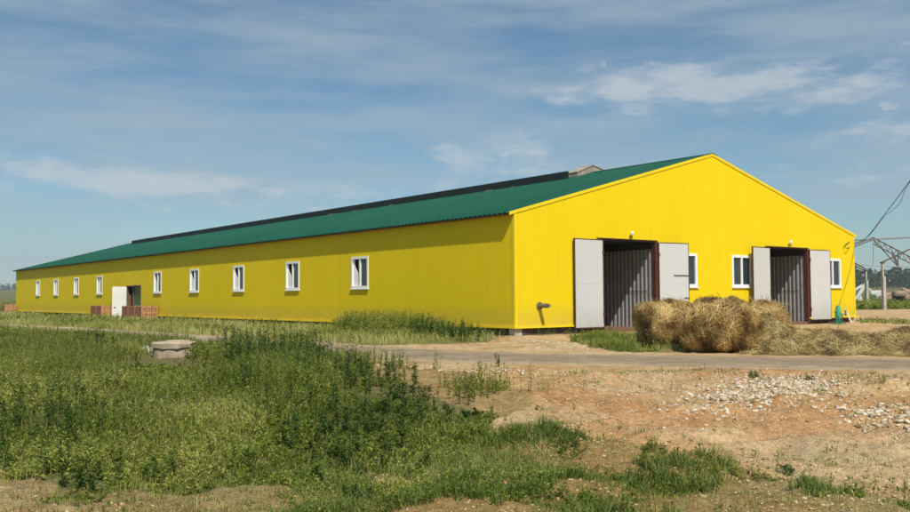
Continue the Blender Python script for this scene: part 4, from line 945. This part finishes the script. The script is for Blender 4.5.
# ruin heap
g = at(898, 299, dist=128); t = thing('ruined_wall_heap', 'brown heap of ruined walls and blocks at the right edge, beyond the posts', 'ruin', (g.x, g.y, tz(g.x, g.y)))
def rock(bm, c, s, seed):
    b = bmesh.new(); bmesh.ops.create_icosphere(b, subdivisions=2, radius=1)
    for v_ in b.verts:
        q = v_.co.copy(); q = Vector([math.copysign(abs(c_)**.55, c_) for c_ in q]); q *= 1+.22*mn.noise(q*1.4+Vector((seed, 0, 0))); v_.co = Vector((q.x*s[0], q.y*s[1], q.z*s[2]))+Vector(c)
    me = bpy.data.meshes.new('tmp'); b.to_mesh(me); b.free(); bm.from_mesh(me); bpy.data.meshes.remove(me)
bm = bmesh.new()
for k, (c, s) in enumerate((((.2, 0, 1.35), (.9, .6, .42)), ((1.2, .1, 1.2), (.55, .5, .75)), ((-1.3, .2, .9), (.45, .4, .65)), ((-2.1, .2, .7), (.35, .3, .45)), ((-1.5, -.2, .2), (.6, .3, .3)), ((1.9, .2, .8), (.4, .4, .5)), ((.9, .1, 1.95), (.35, .3, .22)), ((2.6, .3, 1.5), (.5, .4, .6)))): rock(bm, c, s, k*3.3)
mesh_obj('masonry', bm, 'rubble', t)
bm = bmesh.new()
for k, (c, s) in enumerate((((-.2, .3, .8), (.95, .4, .6)), ((1.0, .2, .35), (.6, .4, .3)), ((2.2, .2, .4), (.6, .3, .35)), ((2.7, .2, .9), (.4, .3, .4)))): rock(bm, c, s, 50+k)
mesh_obj('shaded_hollows', bm, 'rubble_dark', t)  # dark lumps set where the heap has shaded openings
for k, (px_, d_, w_, lb) in enumerate(((877, 150, 1.2, 'pale low block lying between the two concrete posts'), (879, 138, .7, 'small pale block just right of the leaning slabs'))):
    g = at(px_, 299, dist=d_); bm = bmesh.new(); rock(bm, (0, 0, 1.6-k*.5), (w_, .4, .45), k+80); o = mesh_obj('pale_block', bm, 'slab'); o.location = (g.x, g.y, tz(g.x, g.y)-.2); tag(o, lb, 'block')

# ------------------------------------------------------------------ far forest
n = 5200; az = RNG.uniform(-1.0, 1.0, n); rr = RNG.uniform(620, 980, n)+np.where(az < 0, 520, 0)
x = np.sin(az)*rr; y = np.cos(az)*rr; z = terrain(x, y); hgt = RNG.uniform(8, 15, n)*(.75+.5*fbm(az*9, az*0, 301))
hgt = np.where(az < 0, hgt*.55, hgt)
K = 30; t_ = RNG.uniform(.05, 1, (n, K)); rad = (.27*hgt)[:, None]*np.sqrt(np.clip(1-(t_-.35)**2/.45, .02, 1)); an = RNG.uniform(0, 6.283, (n, K)); r_ = rad*RNG.uniform(.3, 1, (n, K))
cx = x[:, None]+np.cos(an)*r_; cy = y[:, None]+np.sin(an)*r_; cz = z[:, None]+t_*hgt[:, None]
cc = np.stack([cx, cy, cz], -1).reshape(-1, 1, 3); d1 = RNG.normal(0, 1, (n*K, 1, 3)); d2 = RNG.normal(0, 1, (n*K, 1, 3)); sz = .85*np.repeat(hgt/11, K)[:, None, None]
d1 /= np.linalg.norm(d1, axis=2, keepdims=True); d2 -= d1*(d1*d2).sum(2, keepdims=True); d2 /= np.linalg.norm(d2, axis=2, keepdims=True)
Q = np.concatenate([cc-d1*sz, cc+d2*sz, cc+d1*sz, cc-d2*sz], 1).reshape(-1, 3); b = np.arange(n*K)*4
o = np_obj('forest', Q, np.stack([b, b+1, b+2, b+3], 1), 'forest', var=np.clip(np.repeat(RNG.uniform(0, 1, n), K*4), 0, 1)); tag(o, 'dark forest line along the horizon', 'forest', kind='stuff')

# ------------------------------------------------------------------ haze
HAZE = 0.0002
bm = boxes(((-3700, -900, -3), (3700, 3700, 60))); a = NT('haze_air'); nt = a.t; nt.nodes.remove(a.b)
pv = nt.nodes.new('ShaderNodeVolumePrincipled'); pv.inputs['Color'].default_value = (.80, .87, .97, 1); pv.inputs['Density'].default_value = HAZE; pv.inputs['Anisotropy'].default_value = .0
nt.links.new(pv.outputs[0], nt.nodes['Material Output'].inputs['Volume']); o = mesh_obj('haze', bm, a.m); tag(o, 'thin pale air haze over the whole site', 'haze', kind='stuff')

# ------------------------------------------------------------------ light and sky
Ld = U*.30+V*.76+Vector((0, 0, -1)); Ld.normalize(); SUN = -Ld
el = math.asin(SUN.z); az = math.atan2(SUN.x, SUN.y)
sl = bpy.data.lights.new('sun', 'SUN'); sl.energy = 4.9; sl.angle = R(.53); sl.color = (1, .95, .87); so = bpy.data.objects.new('sun', sl); COL.objects.link(so)
so.rotation_euler = Ld.to_track_quat('-Z', 'Y').to_euler(); so.location = (0, -10, 40)
w = bpy.data.worlds.new('World'); S.world = w; w.use_nodes = True; T = w.node_tree; T.nodes.clear()
class WT(NT):
    def __init__(s, t): s.t = t
a = WT(T)
sky = a.n('ShaderNodeTexSky', sky_type='NISHITA', sun_disc=False, sun_elevation=el, sun_rotation=az, altitude=200, air_density=1.0, dust_density=.8, ozone_density=1.2)
gen = a.n('ShaderNodeTexCoord').outputs['Generated']; sp = a.n('ShaderNodeSeparateXYZ'); a.l(gen, sp.inputs[0]); dx, dy, dz = sp.outputs
azn = a.math('ARCTAN2', dx, dy); eln = a.math('ARCSINE', dz)
cb = a.n('ShaderNodeCombineXYZ'); a.l(azn, cb.inputs[0]); a.l(eln, cb.inputs[1])
def nz(sx, sy, scale, det, off, rough=.6):
    mp = a.n('ShaderNodeMapping'); mp.inputs['Scale'].default_value = (sx, sy, 1); mp.inputs['Location'].default_value = (off, off*.7, 0); a.l(cb.outputs[0], mp.inputs[0]); return a.noise(scale, det, mp.outputs[0], rough)
def gau(ca, ce, wa, we, tilt=0):
    e0 = a.math('ADD', ce, a.math('MULTIPLY', a.math('SUBTRACT', azn, ca), tilt))
    q = a.math('ADD', a.math('POWER', a.math('ABSOLUTE', a.math('DIVIDE', a.math('SUBTRACT', azn, ca), wa)), 4), a.math('POWER', a.math('ABSOLUTE', a.math('DIVIDE', a.math('SUBTRACT', eln, e0), we)), 2))
    return a.math('EXPONENT', a.math('MULTIPLY', q, -1))
def smooth(v_, lo, hi):
    m_ = a.n('ShaderNodeMapRange', interpolation_type='SMOOTHSTEP'); a.l(v_, m_.inputs[0]); m_.inputs[1].default_value = lo; m_.inputs[2].default_value = hi; return m_.outputs[0]
puff = nz(1, 2.8, 15, 8, 3.1, .62)
masks = [gau(-.37, .122, .20, .021, -.02), gau(.29, .218, .21, .026, -.04), a.math('MULTIPLY', gau(.06, .150, .10, .030), .75),
         a.math('MULTIPLY', gau(.50, .150, .16, .05), .55), a.math('MULTIPLY', gau(-.17, .115, .13, .015), .7)]
tot = masks[0]
for m_ in masks[1:]: tot = a.math('MAXIMUM', tot, m_)
cum = smooth(a.math('ADD', puff, a.math('MULTIPLY', a.math('SUBTRACT', tot, 1.0), .36)), .27, .56)
pf = None
for (px_, py_, wa, we) in ((157, 212.5, .018, .0065), (318, 211, .012, .004), (655, 73, .010, .004), (605, 71, .006, .004), (896, 126, .012, .006)):
    g = gau(math.atan((px_-455)/FPX), (298.5-(px_-455)*.006-py_)/FPX, wa, we)
    pf = g if pf is None else a.math('MAXIMUM', pf, g)
p2 = nz(1, 1.6, 60, 5, 7.7, .6)
pufc = smooth(a.math('ADD', a.math('MULTIPLY', pf, .55), a.math('MULTIPLY', a.math('SUBTRACT', p2, .5), 1.6)), .28, .62)
cmx = a.math('MAXIMUM', a.math('MULTIPLY', cum, .66), a.math('MULTIPLY', pufc, .42))
# high thin cirrus, in streaks
rot = a.n('ShaderNodeMapping'); rot.inputs['Rotation'].default_value = (0, 0, .12); rot.inputs['Scale'].default_value = (1.1, 6.5, 1); a.l(cb.outputs[0], rot.inputs[0])
ci = a.noise(3.2, 7, rot.outputs[0], .55)
cir = a.math('MULTIPLY', smooth(ci, .30, .68), .70)
skyc = a.mix(1.0, sky.outputs[0], (.79, 1.05, 1.13), 'MULTIPLY')
cirrus = a.mix(cir, skyc, (4.6, 5.8, 6.9))
fin = a.mix(cmx, cirrus, (7.1, 7.8, 8.3))
bg = a.n('ShaderNodeBackground'); bg.inputs[1].default_value = .078; a.l(fin, bg.inputs[0]); out = a.n('ShaderNodeOutputWorld'); a.l(bg.outputs[0], out.inputs[0])

S.view_settings.view_transform = 'Standard'; S.view_settings.look = 'None'; S.view_settings.exposure = 0; S.view_settings.gamma = 1
S.view_settings.use_curve_mapping = False
S.render.engine = 'CYCLES'; S.cycles.volume_bounces = 1; S.cycles.max_bounces = 6
S.render.resolution_x = 1024; S.render.resolution_y = 576
